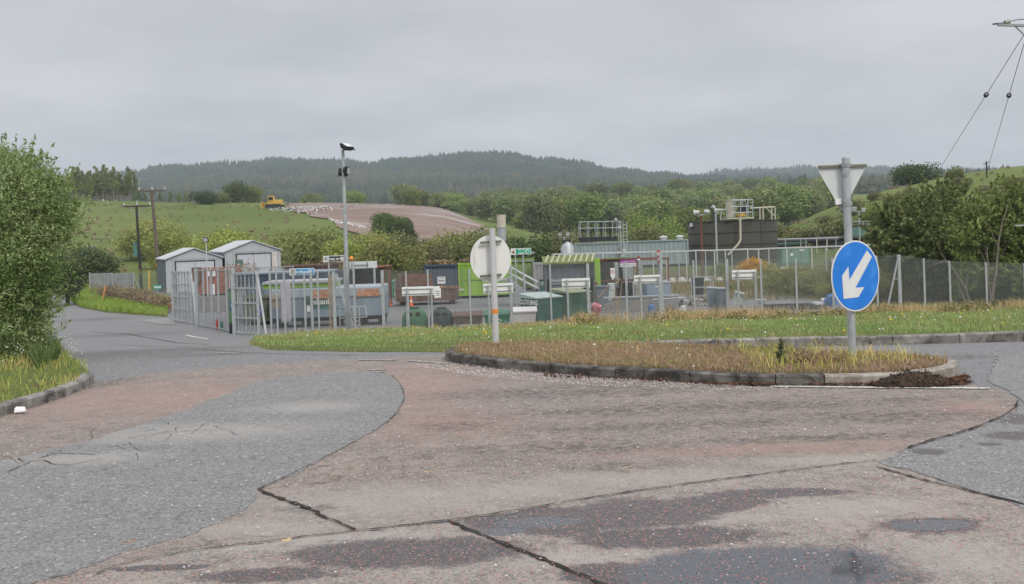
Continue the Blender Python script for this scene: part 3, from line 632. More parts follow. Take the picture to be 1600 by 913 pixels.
# single trees that stand out
def one(px, Y, label, w_, h_, nl, n, ls, lm, seed, name='tree', cat='tree', tr=.15, dz=-.05):
    o = proto(name, label, cat, w_, h_, nl, n, ls, lm, None, seed, tr)
    o.location = gloc(px, Y, dz); return o
one(602, 168, 'dark round tree alone on the bare tip slope', 6.6, 5.2, 12, 5000, .17, L_dark, 31)
one(632, 170, 'smaller dark tree touching the lone one on the tip', 5.2, 4.6, 10, 4000, .17, L_dark, 32)
one(1108, 262, 'large domed dark tree above the round tank', 13, 9, 16, 4500, .3, L_dark, 33, tr=.3)
one(1022, 140, 'bright green bush behind the long grey container', 9, 6, 16, 5000, .18, L_green, 34, 'shrub', 'shrub')
one(322, 246, 'low dark bush on the crest of the green field', 7, 3, 8, 2500, .2, L_dark, 35, 'shrub', 'shrub')
one(350, 252, 'flattened dark bush right of the other on the field crest', 5, 2.2, 7, 1800, .2, L_olive, 36, 'shrub', 'shrub')
one(378, 262, 'tall dark bush at the left of the yellow bulldozer', 8, 6, 10, 2500, .22, L_dark, 37, 'shrub', 'shrub')
one(1435, 165, 'broad dark tree on the brow left of the hill crest', 8, 2.6, 12, 4000, .2, L_dark, 38)
one(1503, 150, 'small windswept thorn tree on the crest of the hill', 3.6, 2.6, 8, 1600, .14, L_olive, 39)
one(1204, 330, 'dark tree with a bare stem above the wood', 7, 8, 8, 2200, .3, L_dark, 40)
one(815, 66, 'dark green bush behind the stair platform', 5, 3.6, 10, 3500, .12, L_dark, 41, 'shrub', 'shrub')
one(105, 62, 'dark drooping conifer where the side road bends', 3.4, 3.6, 10, 5200, .1, L_dark, 42, 'conifer_tree')
one(140, 96, 'dark bush beyond the bend of the side road', 6, 4.2, 10, 3500, .16, L_dark, 43, 'shrub', 'shrub')
one(1178, 66, 'orange flowering gorse bush in front of the round tank', 2.6, 1.6, 8, 3600, .06, L_gorse, 44, 'gorse_bush', 'shrub', .04)
one(1120, 72, 'small green sapling below the tank lamp pole', 1.6, 1.2, 5, 900, .06, L_green, 45, 'shrub', 'shrub', .03)
for i, (px, Y, lb_) in enumerate([(1430, 100, 'bright green bush low on the right hillside'), (1390, 116, 'green bush halfway up the right hillside'), (1500, 90, 'olive bush below the crest on the right'), (1560, 84, 'yellow green gorse bush near the right edge crest'), (1590, 76, 'dark green gorse bush at the right edge crest')]):
    one(px, Y, lb_, 5.5, 3.4, 10, 2800, .15, (L_green, L_green, L_olive, L_light, L_dark)[i], 50+i, 'shrub', 'shrub')
# hillside bushes on the right (scrub, copied)
random.seed(5)
put2 = []
GH = 'scrub bushes scattered on the right hillside'
hp = proto('shrub', 'low scrub bush on the right hillside', 'shrub', 4, 2.4, 9, 1500, .15, L_olive, GH, 61); hp.location = gloc(1340, 140)
for px, Y in [(1290, 135), (1250, 120), (1370, 150), (1230, 135), (1540, 120), (1580, 110), (1470, 110), (1520, 100), (1450, 125), (1600, 95), (1320, 112), (1480, 140), (1350, 128), (1400, 138), (1430, 146), (1510, 146), (1560, 135), (1590, 142), (1490, 126), (1535, 112), (1275, 112), (1310, 125), (1225, 118), (1455, 112), (1380, 104), (1575, 122)]: copytree(hp, gloc(px, Y), random.random()*6, random.uniform(.6, 1.2))
# pines of the plantation at the left: long bare stems
def pine_proto(seed, h_):
    random.seed(seed); r = thing('pine_tree', 'tall thin plantation pine with a bare stem beyond the field', 'tree', (0, 0, 0), 0, 'plantation pines at the left'); mb = MB(); mb.tube((0, 0, -.3), (0, 0, h_*.96), .16, .04, 6)
    for k in range(6):
        z_ = h_*random.uniform(.35, .6); a = random.random()*6.28; mb.tube((0, 0, z_), (math.cos(a)*1.2, math.sin(a)*1.2, z_+.3), .05, .02, 4)
    mb.build('trunk', m_pale_bark, r); lo = [((random.uniform(-.5, .5), random.uniform(-.5, .5), h_*q), h_*.13*(1.25-q), 1.1) for q in (.5, .6, .68, .76, .84, .92, .98)]
    P, d = lobepts(lo, 1300, .2); leaves('crown', P, .2, .5, L_pine, r, d, .2); return r
pp = [pine_proto(70+i, 11) for i in range(3)]; random.seed(8)
for i in range(92):
    px = random.uniform(108, 222) if i < 72 else random.uniform(215, 330); Y = random.uniform(285, 330); s = random.uniform(.8, 1.1)*(1 if px < 215 else .45)
    if i < 3: pp[i].location = gloc(px, Y); pp[i].scale = (s, s, s)
    else: copytree(pp[i % 3], gloc(px, Y), random.random()*6, s)
# forest on the far ridge: thousands of spruces read as one mass
n = 60000; U = RNG.uniform(-950, 1100, n); Yf = np.sqrt(RNG.uniform(520**2, 1540**2, n))
k = (U > 330) & (RNG.random(n) < .5); Yf[k] = RNG.uniform(1300, 2260, k.sum())
x = U/F*Yf; den_ = np.sin(x*.012+1)*np.sin(Yf*.008)+.5*np.sin(x*.03+Yf*.02); keep = (den_ > -.8)
x, Yf = x[keep], Yf[keep]
rx_ = np.linspace(-950, 1100, 1500); xr = rx_/F*1495*(1+RNG.normal(size=1500)*.004); x = np.concatenate([x, xr]); Yf = np.concatenate([Yf, 1495+RNG.normal(size=1500)*8])
xr = RNG.uniform(300, 1000, 500)/F*2190; x = np.concatenate([x, xr]); Yf = np.concatenate([Yf, 2190+RNG.normal(size=500)*10])
n = len(x); zz = gz(x, Yf); h_ = RNG.uniform(5, 11, n)*(1+.25*(RNG.random(n) > .97)); r_ = h_*.27
V = np.zeros((n, 12, 3)); a0 = RNG.random(n)*6.28
for i in range(5):
    a = a0+i*2*math.pi/5
    V[:, i] = np.stack([x+np.cos(a)*r_, Yf+np.sin(a)*r_, zz+h_*.08], 1); V[:, 6+i] = np.stack([x+np.cos(a+.5)*r_*.68, Yf+np.sin(a+.5)*r_*.68, zz+h_*.42], 1)
V[:, 5] = np.stack([x, Yf, zz+h_*.66], 1); V[:, 11] = np.stack([x, Yf, zz+h_], 1)
T = np.array([[i, (i+1) % 5, 5] for i in range(5)]+[[6+i, 6+(i+1) % 5, 11] for i in range(5)])
o = npmesh('forest', V.reshape(-1, 3), ((np.arange(n)*12)[:, None, None]+T[None]).reshape(-1, 3), 3, L_conif); tag(o, 'dark conifer forest covering the far hills', 'forest', kind='stuff')

# ------------------------------------------------------------------ grass, weeds, flowers
def hgt(P, add): return gz(P[:, 0], P[:, 1])+add
P = scatter(inner, 36000); blades('dry_grass', P, hgt(P, .13), .06, .011, GR_dry, .8, 'dry brown grass on the traffic island', 'grass')
P = scatter(inner, 9000); P = P[np.sin(P[:, 0]*2.3+1)*np.sin(P[:, 1]*3.1)+RNG.normal(size=len(P))*.3 > .15]; blades('grass', P, hgt(P, .13), .07, .009, GR_mixed, .8, 'green patches in the dry grass of the island', 'grass')
isr = GP([(1180, 600), (1300, 602), (1430, 590), (1420, 572), (1280, 562), (1150, 560)]); P = scatter(isr, 700); P = P[inside(P, inner)]
blades('grass', P, hgt(P, .13), .19, .009, GR_side, .6, 'tall tufts of grass round the foot of the blue sign', 'grass')
P = scatter(inner, 900); blades('grass', P, hgt(P, .13), .17, .008, GR_dry, .5, 'scattered taller stems on the traffic island', 'grass')
vp = [(x_, y_-.08) for x_, y_ in verge_poly]
P = scatter(vp, 60000); cn = RNG.random((170, 2)); x_, y_ = np.array(verge_poly).min(0), np.array(verge_poly).max(0); cn = x_+cn*(y_-x_); cn = cn[inside(cn, verge_poly)]
P2 = (cn[:, None, :]+RNG.normal(size=(len(cn), 110, 2))*np.array([.3, .22])).reshape(-1, 2); P2 = P2[inside(P2, verge_poly)]; blades('grass', P2, hgt(P2, .05), np.clip(.12+.010*(P2[:, 1]-14), .1, .26), .014, GR_mixed, .8, 'ragged taller clumps of grass in the verge', 'grass')
ev = densify(verge_poly[:16], .05, .04, False); P2 = np.array(ev*3)+RNG.normal(size=(len(ev)*3, 2))*.05; blades('grass', P2, hgt(P2, .0), .09, .012, GR_mixed, .9, 'grass fringe leaning over the kerb of the verge', 'grass')
P = scatter(verge_poly, 90000); b0 = RNG.random(len(P)); blades('grass', P, hgt(P, .08), np.clip((P[:, 1]-13)/14, .45, 1)*(.10+.05*np.sin(P[:, 0]*1.3)*np.sin(P[:, 1]*.9)+.05*(np.sin(P[:, 0]*.55+1)*np.sin(P[:, 1]*.6+P[:, 0]*.2) > .45)), .016, GR_green, .55, 'long green grass on the verge before the fence', 'grass')
vedge = verge_k + [G(860, 551), (G(860, 540))] + [G(1040, 540), G(1600, 526), G(1900, 516)]
P = scatter(lv_poly, 60000); P = P[(P[:, 0] > -11) & (P[:, 1] > 7)]; blades('grass', P, hgt(P, .1), .10+.05*np.clip((P[:, 1]-11)/4, 0, 1), .012, GR_mixed, .7, 'yellowing grass on the left verge under the sallow', 'grass')
P = scatter(rb_poly, 26000); blades('grass', P, hgt(P, .1), .3, .04, GR_green, .4, 'green grass bank along the side road', 'grass')
rough = [(-7.5, 31), (24, 31), (24, 33.4), (-7.5, 33.4)]
P = scatter(rough, 16000); P2 = P[np.sin(P[:, 0]*1.1+.5)+RNG.normal(size=len(P))*.7 > -.3]
blades('dead_weeds', P2, hgt(P2, .0), np.interp(P2[:, 0], [-8, 1.2, 2.2, 8, 12, 24], [.2, .24, .55, .5, .45, .5]), .02, GR_dry, .55, 'dead brown stalks and docks along the fence foot', 'weeds')
far_rough = [(9, 46), (24, 40), (30, 60), (30, 84), (9, 84), (8, 60)]
P = scatter(far_rough, 30000); blades('rough_grass', P, hgt(P, -.05), .26, .05, GR_rough, .6, 'rough grass beyond the yard before the tank', 'grass')
# bramble and weed clumps on the fence line
C = []; N = []
random.seed(9)
for i in range(95):
    X = random.uniform(-7.4, 20) if i < 80 else random.uniform(-1, 6); Y = random.uniform(30.4, 33.0); r_ = random.uniform(.18, .42)*(1 if X > 1.8 else .42)
    P, d = lobepts([((X, Y, g(X, Y)+r_*.5), r_, .8)], int(220*r_/.3), .2); C.append(P); N.append(d)
C = np.concatenate(C); N = np.concatenate(N); m_ = RNG.random(len(C)) < .5
tag(leaves('undergrowth', C[m_], .045, .5, L_olive, None, N[m_], .3), 'bramble and dock clumps along the fence foot', 'undergrowth', kind='stuff')
tag(leaves('undergrowth', C[~m_], .045, .35, L_brown, None, N[~m_], .3), 'dead brown growth tangled along the fence foot', 'undergrowth', kind='stuff')
C = []; random.seed(19)
for i in range(46):
    px = random.uniform(150, 266); X, Y = G(px, 470+random.uniform(-3, 3)); Y = 50+(266-px)*.17+random.uniform(-1, 1); X = X_at(px, Y, 470); r_ = random.uniform(.35, .6)
    P, d = lobepts([((X, Y, g(X, Y)+r_*.9), r_, 1.1)], 260, .2); C.append(P)
tag(leaves('hedge', np.concatenate(C), .07, .35, L_brown), 'tangled brown hedge at the roadside left of the gate', 'hedge', kind='stuff')
# flower heads and seed heads
m_white = M('white_petal', (.72, .72, .62), .8, var=.05); m_yel = M('yellow_petal', (.75, .55, .05), .8, var=.05)
def flowers(name, poly, n, h_, r_, mat, label):
    P = scatter(poly, n); z0 = hgt(P, .1)+h_*(.5+.8*RNG.random(n)); C = np.column_stack([P, z0])
    q = np.array([[0, 0, 1], [1, 0, 0], [0, 1, 0], [-1, 0, 0], [0, -1, 0], [0, 0, -1.]])*r_; V = C[:, None, :]+q[None]*(.6+.8*RNG.random(n))[:, None, None]
    T = np.array([[0, 1, 2], [0, 2, 3], [0, 3, 4], [0, 4, 1], [5, 2, 1], [5, 3, 2], [5, 4, 3], [5, 1, 4]])
    tag(npmesh(name, V.reshape(-1, 3), ((np.arange(n)*6)[:, None, None]+T[None]).reshape(-1, 3), 3, mat), label, 'flowers', kind='stuff')
flowers('wild_flowers', verge_poly, 260, .14, .016, m_white, 'pale dandelion clocks in the long verge grass')
flowers('wild_flowers', verge_poly, 120, .13, .02, m_yel, 'yellow flowers in the long verge grass')
cp = GP([(0, 600), (30, 560), (90, 545), (135, 585), (60, 575)]); flowers('wild_flowers', cp, 260, .2, .009, m_white, 'white cow parsley heads on the left verge')
cp = GP([(-20, 590), (0, 550), (40, 552), (35, 575)]); flowers('wild_flowers', cp, 160, .3, .011, m_white, 'dense white cow parsley below the sallow')
P = scatter(GP([(60, 590), (95, 575), (85, 560), (40, 570)]), 700); blades('weed_tuft', P, hgt(P, .1), .3, .02, leafmat('weed_leaf', [(.05, .09, .025), (.10, .15, .04)]), .6, 'dark green weed tuft on the left verge', 'weeds')
flowers('wild_flowers', inner, 24, .12, .012, m_white, 'tiny white flowers on the traffic island')
# loose chippings and leaf litter on the road
def stones(name, poly, n, r_, mat, label, dz=LVL+.02, flat=.55):
    P = scatter(poly, n); C = np.column_stack([P, hgt(P, dz)]); a = RNG.random(n)*6.28
    q = np.array([[0, 0, 1], [1, 0, 0], [0, 1, 0], [-1, 0, 0], [0, -1, 0]])*r_; q = q[None]*(.4+RNG.random((n, 5, 1))*1.0); q[:, :, 2] *= flat
    x_, y_ = q[:, :, 0].copy(), q[:, :, 1].copy(); q[:, :, 0] = x_*np.cos(a)[:, None]-y_*np.sin(a)[:, None]; q[:, :, 1] = x_*np.sin(a)[:, None]+y_*np.cos(a)[:, None]
    V = C[:, None, :]+q; T = np.array([[0, 1, 2], [0, 2, 3], [0, 3, 4], [0, 4, 1]])
    tag(npmesh(name, V.reshape(-1, 3), ((np.arange(n)*5)[:, None, None]+T[None]).reshape(-1, 3), 3, mat), label, 'gravel', kind='stuff')
m_chip = leafmat('chipping', [(.14, .13, .12), (.26, .25, .23), (.45, .43, .40)], 3, 0, .9, .1); m_rchip = leafmat('red_chipping', [(.15, .07, .05), (.33, .16, .12), (.30, .24, .20)], 3, 0, .9, .1)
m_litter = leafmat('leaf_litter', [(.045, .03, .02), (.09, .055, .035), (.19, .10, .055)], 2, .1, .8, .2)
stones('loose_gravel', GP([(700, 570), (900, 592), (1110, 606), (1250, 612), (1100, 618), (900, 606), (740, 592), (640, 575)]), 1500, .008, m_chip, 'pale loose chippings below the island kerb')
stones('loose_gravel', GP([(100, 913), (552, 840), (1370, 738), (1600, 800), (1700, 960), (-100, 960)]), 3600, .0055, m_rchip, 'red chippings scattered over the worn near road')
stones('loose_gravel', GP([(400, 772), (640, 650), (1500, 620), (1560, 660), (1300, 735), (690, 822), (552, 838)]), 2600, .0065, m_rchip, 'red chippings on the red dressed road')
stones('loose_gravel', GP([(0, 913), (0, 560), (640, 560), (1600, 600), (1600, 913)]), 2200, .009, m_chip, 'white stone chips scattered across the junction')
P = scatter(GP([(1100, 606), (1400, 604), (1485, 597), (1510, 592), (1518, 597), (1490, 602), (1400, 607.5), (1100, 607)]), 1300); tag(leaves('leaf_litter', np.column_stack([P, hgt(P, LVL+.03)]), .02, .5, m_litter), 'brown leaf litter in the gutter of the island', 'litter', kind='stuff')
P = scatter(GP([(850, 590), (1110, 602), (1110, 607), (850, 594)]), 260); tag(leaves('leaf_litter', np.column_stack([P, hgt(P, LVL+.03)]), .018, .5, m_litter), 'sparse brown leaves along the island kerb', 'litter', kind='stuff')

P_ = []; random.seed(14)
for i in range(260):
    px = random.uniform(100, 470) if i < 190 else random.uniform(1220, 1600); Y = random.uniform(110, 240) if px < 500 else random.uniform(95, 160); X = X_at(px, Y, 380); r_ = random.uniform(.25, .7)
    P, d = lobepts([((X, Y, g(X, Y)+.15), r_, .7)], 40, .2); P_.append(P)
tag(leaves('rush_tufts', np.concatenate(P_), .16, .35, L_brown), 'brown rush tufts dotted over the green hillsides', 'rushes', kind='stuff')
# ------------------------------------------------------------------ materials of built things
galv = M('galvanised_steel', (.44, .465, .475), .5, .35, .15, 4, dirt=(.22, .23, .22), damt=.35)
galv2 = M('dull_zinc', (.33, .35, .36), .6, .2, .2, 5, dirt=(.14, .14, .13), damt=.35)
palegrey = M('pale_grey_paint', (.52, .53, .53), .55, var=.08, scale=3, dirt=(.34, .33, .30), damt=.35)
whitep = M('white_board', (.80, .80, .79), .5, var=.06, scale=3, dirt=(.48, .47, .44), damt=.3)
backgrey = M('weathered_aluminium', (.62, .65, .63), .5, .1, .08, 2, dirt=(.46, .50, .45), damt=.3, streak=True)
backwhite = M('weathered_sign_back', (.74, .745, .71), .55, 0, .05, 2.5, dirt=(.42, .43, .37), damt=.32, streak=True)
mossy = M('mossy_steel', (.17, .18, .13), .8, var=.3, scale=15)
bluep = M('blue_reflective', (.012, .19, .66), .3, var=.12, scale=3, dirt=(.05, .27, .70), damt=.38, spec=.5)
signwhite = M('white_reflective', (.72, .72, .69), .35, var=.06, scale=6, dirt=(.55, .54, .48), damt=.25, spec=.5)
orange = M('orange_tape', (.75, .27, .06), .6, var=.1)
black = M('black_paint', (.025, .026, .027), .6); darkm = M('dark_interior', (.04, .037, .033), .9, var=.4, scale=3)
rust = M('rusted_steel', (.20, .085, .05), .9, 0, .4, 2, dirt=(.10, .06, .045), damt=.45, bump=.4)
brownskip = M('brown_skip_paint', (.18, .11, .085), .8, 0, .3, 1.5, dirt=(.09, .06, .05), damt=.45, streak=True)
navy = M('navy_container', (.055, .075, .105), .55, 0, .2, 1.5, dirt=(.09, .085, .08), damt=.3, streak=True)
lime = M('lime_container', (.24, .42, .05), .5, 0, .12, 1.4, dirt=(.16, .24, .05), damt=.3, streak=True)
limed = M('mossy_lime_paint', (.20, .30, .07), .7, 0, .3, 2, dirt=(.13, .12, .07), damt=.4, streak=True)
steelblue = M('faded_blue_grey', (.21, .265, .31), .6, 0, .15, 1.6, dirt=(.26, .20, .15), damt=.3, streak=True)
gunmetal = M('blue_grey_cladding', (.13, .155, .175), .6, 0, .2, 1.4, dirt=(.09, .09, .08), damt=.35, streak=True)
aqua = M('aqua_cladding', (.29, .345, .36), .55, 0, .12, .7, dirt=(.21, .25, .25), damt=.35, streak=True)
cladd = M('grey_shed_cladding', (.42, .45, .47), .5, 0, .08, 1, dirt=(.33, .34, .34), damt=.3, streak=True)
cladd2 = M('pale_shed_door', (.48, .50, .52), .5, 0, .08, 1, dirt=(.36, .36, .36), damt=.25, streak=True)
clroof = M('shed_roof', (.46, .47, .48), .6, 0, .1, 1.5, dirt=(.32, .31, .28), damt=.3)
redc = M('faded_red_container', (.36, .13, .10), .7, 0, .2, 1.4, dirt=(.24, .12, .09), damt=.4, streak=True)
binG = M('green_plastic', (.03, .20, .10), .5, 0, .2, 3, dirt=(.05, .13, .07), damt=.35)
binD = M('dark_green_bank', (.022, .095, .07), .6, 0, .25, 2, dirt=(.06, .09, .06), damt=.35)
igG = M('igloo_green', (.05, .16, .085), .6, 0, .3, 4, dirt=(.10, .13, .06), damt=.4); igD = M('igloo_dark', (.035, .05, .055), .6, 0, .3, 4, dirt=(.07, .08, .05), damt=.35)
tankm = M('tank_sheet', (.045, .043, .033), .7, 0, .2, .5, dirt=(.055, .055, .038), damt=.45, streak=True)
tan = M('tan_pipe', (.52, .48, .38), .6, 0, .12, 3); wood_ = M('creosoted_pole', (.13, .105, .085), .9, 0, .3, 4, dirt=(.22, .19, .15), damt=.35, streak=True)
timber = M('bare_timber', (.34, .26, .17), .9, var=.25, scale=6); purple = M('purple_sign', (.28, .04, .24), .5); gsign = M('green_sign', (.02, .38, .24), .5)
bsign = M('blue_sign', (.03, .30, .60), .5); ksign = M('charcoal_sign', (.06, .06, .07), .5); redm = M('red_plastic', (.55, .07, .05), .5); pink = M('pink_bag', (.75, .30, .34), .6, var=.2, scale=8)
cone_o = M('cone_orange', (.70, .16, .06), .6, var=.15, scale=8); yellow = M('yellow_paint', (.66, .42, .06), .6, var=.2, scale=2, dirt=(.22, .16, .07), damt=.42)
moss = M('moss_roof', (.17, .19, .08), .95, var=.4, scale=4, bump=.5); mossrib = M('yellow_green_rib', (.38, .40, .24), .8, var=.2, scale=5)
tarp = M('grey_tarpaulin', (.45, .43, .46), .7, var=.12, scale=5, bump=.5, bscale=6); bluetarp = M('blue_tarpaulin', (.10, .20, .42), .6, var=.3, scale=5, bump=.5, bscale=6)
gcab = M('green_cabinet', (.10, .20, .16), .6, 0, .12, 2); glass_ = M('lamp_glass', (.55, .57, .58), .2, spec=.6); rustpatch = M('flaking_orange', (.42, .16, .06), .85, var=.4, scale=6, dirt=(.45, .40, .36), damt=.42)
def wiremat():
    m = bpy.data.materials.new('chain_link'); t = nt(m); b = NB(t); co = b.n('ShaderNodeTexCoord').outputs['Object']
    s = b.n('ShaderNodeSeparateXYZ', Vector=co); h = b.math('ADD', s.outputs[0], s.outputs[1])
    def line(q):
        f = b.math('FRACT', b.math('MULTIPLY', q, 13)); return b.math('LESS_THAN', f, .11)
    al = b.math('MAXIMUM', line(b.math('ADD', h, s.outputs[2])), line(b.math('SUBTRACT', h, s.outputs[2])))
    d = b.n('ShaderNodeBsdfPrincipled', Roughness=.6); d.inputs['Base Color'].default_value = (.28, .30, .30, 1); tr = b.n('ShaderNodeBsdfTransparent')
    mx = b.n('ShaderNodeMixShader', i0=al); t.links.new(tr.outputs[0], mx.inputs[1]); t.links.new(d.outputs[0], mx.inputs[2])
    o = b.n('ShaderNodeOutputMaterial'); t.links.new(mx.outputs[0], o.inputs[0]); return m
wire = wiremat()
def poly_from(f, pts, d0, d1):
    q = [f.p(x, y) for x, y in pts]; return MB().prism([(a.x, a.z) for a in q], d0, d1)

# ------------------------------------------------------------------ fences
def fence(name, label, posts, root_i=0, hpost=.03, rails=(), panel=True, pm=galv2, thick=(), strut=None, railr=.02):
    """posts: (px, ytop, Y)"""
    T = [W(px, yt, Y) for px, yt, Y in posts]; B = [Vector((p.x, p.y, g(p.x, p.y)-.1)) for p in T]; L0 = B[root_i].copy()
    r = thing(name, label, 'fence', L0)
    for i, (tp, bt) in enumerate(zip(T, B)):
        w_ = hpost*(1.7 if i in thick else 1); MB().box(-w_, w_, -w_, w_, 0, tp.z-bt.z).build('post', galv if i % 3 == 0 else pm, r, loc=bt-L0)
    for fr in rails:
        mb = MB()
        for i in range(len(T)-1): mb.beam(B[i].lerp(T[i], fr)-L0, B[i+1].lerp(T[i+1], fr)-L0, railr*2)
        mb.build('rail', pm, r)
    if panel:
        mb = MB()
        for i in range(len(T)-1):
            o = Vector((0, .035, 0)); mb.add([B[i]-L0+o, B[i+1]-L0+o, T[i+1]-L0+o, T[i]-L0+o], [(0, 1, 2, 3)])
        mb.build('wire_mesh', wire, r)
    return r, L0
Yf_ = 33.0
fr_posts = [(421, 418, 33.4), (431, 419, 33.3), (443, 420, 33.3), (458, 424, 33.3), (475, 427, 33.2), (486, 425, 33.2), (496, 424, 33.2), (521, 424, 33.1), (552, 410, 33), (597, 422, Yf_), (634, 424, Yf_), (668, 421, Yf_), (733, 420, Yf_), (798, 414, Yf_), (859, 413, Yf_), (918, 412, Yf_), (977, 408, Yf_), (1032, 396, Yf_), (1083, 407, Yf_), (1135, 405, Yf_), (1188, 405, Yf_), (1243, 404, Yf_), (1300, 403, Yf_), (1369, 400, Yf_), (1404, 398, Yf_), (1443, 404, 33.2), (1483, 408, 33.4), (1540, 410, 33.6), (1600, 412, 33.8), (1680, 412, 34)]
fr, L0 = fence('wire_fence', 'grey chain link fence on steel posts along the grass verge', fr_posts, 0, .028, (), True, galv, (7, 9, 15, 17, 19, 24))
mb = MB(); a_ = W(1404, 400, 33)-L0; mb.beam(a_, W(1385, 489, 33)-L0, .05); mb.beam(W(1398, 436, 33)-L0, W(1406, 436, 33)-L0, .035); mb.beam(W(1388, 480, 33)-L0, W(1407, 480, 33)-L0, .035); mb.build('strut', galv, fr)
fence('palisade_fence', 'grey fence panels between the two gate leaves', [(306, 420, 40.2), (317, 420, 39.4), (329, 419, 38.6), (340, 419, 37.6), (353, 419, 36.4), (364, 419, 35.4)], 0, .035, (.06, .97), True, galv, (0, 5))
far_posts = [(862, 397, 66), (905, 396, 66), (942, 395, 66), (985, 394, 66), (1020, 393, 66), (1041, 393, 66), (1060, 392, 66), (1072, 392, 66), (1087, 391, 66), (1102, 391, 66), (1116, 391, 66), (1133, 390, 66), (1143, 390, 66), (1168, 389, 66), (1185, 389, 66), (1201, 388, 66), (1229, 387, 66), (1268, 386, 66), (1290, 385, 66), (1325, 384, 66), (1360, 382, 67), (1400, 380, 68), (1440, 379, 69)]
fence('rail_fence', 'long pale top rail fence before the grey container and round tank', far_posts, 0, .035, (.99,), True, palegrey, (), None, .05)
fence('yard_back_fence', 'thin grey fence behind the sheds and blue hopper', [(358, 418, 58), (380, 418, 58), (402, 417, 58), (420, 417, 58), (440, 416, 58), (458, 415, 58)], 0, .03, (.98,), True, galv2)
# gate leaves
def gate(label, a, b_, hm, n, rails, strut=None):
    A = Vector((*G(*a), 0)); A.z = g(A.x, A.y); B = Vector((*G(*b_), 0)); B.z = g(B.x, B.y); r = thing('gate', label, 'gate', A)
    d = B-A; H = Vector((0, 0, hm)); lift = Vector((0, 0, .08))
    MB().beam((0, 0, -.1), H+Vector((0, 0, .05)), .13).build('gate_post', galv, r)
    MB().beam(d+Vector((0, 0, -.05)), d+H, .09).build('frame_upright', galv, r)
    for k in range(rails): z = lift+H*(k/(rails-1))*.96; MB().beam(z, d+z, .06).build('rail', galv, r)
    for k in range(1, n): p = d*(k/n)+lift*.5; MB().beam(p, p+H, .035, .03).build('pale', galv if k % 2 else galv2, r)
    mb = MB(); o_ = Vector((0, .03, .05)); mb.add([o_, d+o_, d+H+o_, H+o_], [(0, 1, 2, 3)]); mb.build('wire_mesh', wire, r)
    if strut: MB().beam(d+H, d+Vector((*strut, -.02)), .06).build('strut', palegrey, r)
    return r
gate('grey steel gate leaf standing open left of the yard entrance', (272, 503), (301, 507), 2.2, 6, 5, (.28, -.3))
gate('grey steel gate leaf nearer the verge with a blue tag', (367, 523), (405, 525), 2.15, 6, 5, (.3, -.2))
f = Fr('notice', 'small blue notice on the nearer gate leaf', 'sign', 33.7, 407, 488); mb = MB(); f.box(mb, 404, 478, 410, 492, -.03, .0); mb.build('panel', M('blue_notice', (.04, .12, .42), .5), f.o); text('i', .22, signwhite, f.o, (0, -.035, .05))
f = Fr('notice', 'small blue notice on the post left of the nearer gate', 'sign', 35.2, 363, 479); mb = MB(); f.box(mb, 360, 472, 365, 486, -.03, .0); mb.build('panel', MATS['blue_notice'], f.o); text('P', .2, signwhite, f.o, (0, -.035, .03))

# ------------------------------------------------------------------ notice boards seen from behind
def back_board(label, x0, y0, x1, y1, Y, legs, yb=510):
    f = Fr('sign_board', label, 'sign', Y, legs[0]); mb = MB(); f.box(mb, x0, y0, x1, y1, 0, .02); mb.build('board', whitep, f.o)
    for q in (.28, .8):
        yy = y0+(y1-y0)*q; mb = MB(); f.box(mb, x0+1, yy-.6, x1-1, yy+.6, -.025, -.002); mb.build('rail', galv2, f.o)
    for lx in legs:
        t_ = f.p(lx, y0+(y1-y0)*.15); mb = MB(); mb.tube((t_.x, -.07, -.1+g(f.loc.x+t_.x, Y-.07)-f.loc.z), (t_.x, -.07, t_.z), .035, n=8); mb.build('post', galv, f.o)
    return f
f = back_board('white board seen from behind in front of the brown skip', 628, 448, 678, 462, 32.6, (637, 674))
back_board('white board seen from behind under the round sign', 755, 443, 802, 458, 32.6, (763, 797))
back_board('white board seen from behind in front of the mossy roofed shelter', 878, 435, 922, 450, 32.6, (886, 917))
back_board('white board seen from behind left of the tall chequered post', 991, 430, 1032, 443, 32.6, (1000, 1029))
back_board('white board seen from behind below the orange gorse bush', 1144, 422, 1182, 436, 32.6, (1152, 1179))
f = Fr('notice', 'narrow white notice hung beside the board before the brown skip', 'sign', 32.7, 684, 456); q = [(678, 448), (686, 447), (689, 452), (689, 465), (679, 466)]; poly_from(f, q, -.02, 0).build('panel', whitep, f.o)
mb = MB(); [f.box(mb, 681, y, 687, y+.8, -.026, -.021) for y in (455, 458, 461)]; mb.build('printing', ksign, f.o)
f = Fr('notice', 'tiny white notice below the board by the chequered post', 'sign', 32.7, 1026, 446); mb = MB(); f.box(mb, 1024, 443, 1028, 449, -.02, 0); mb.build('panel', whitep, f.o); mb = MB(); f.box(mb, 1025, 445, 1027, 446, -.025, -.021); mb.build('printing', ksign, f.o)
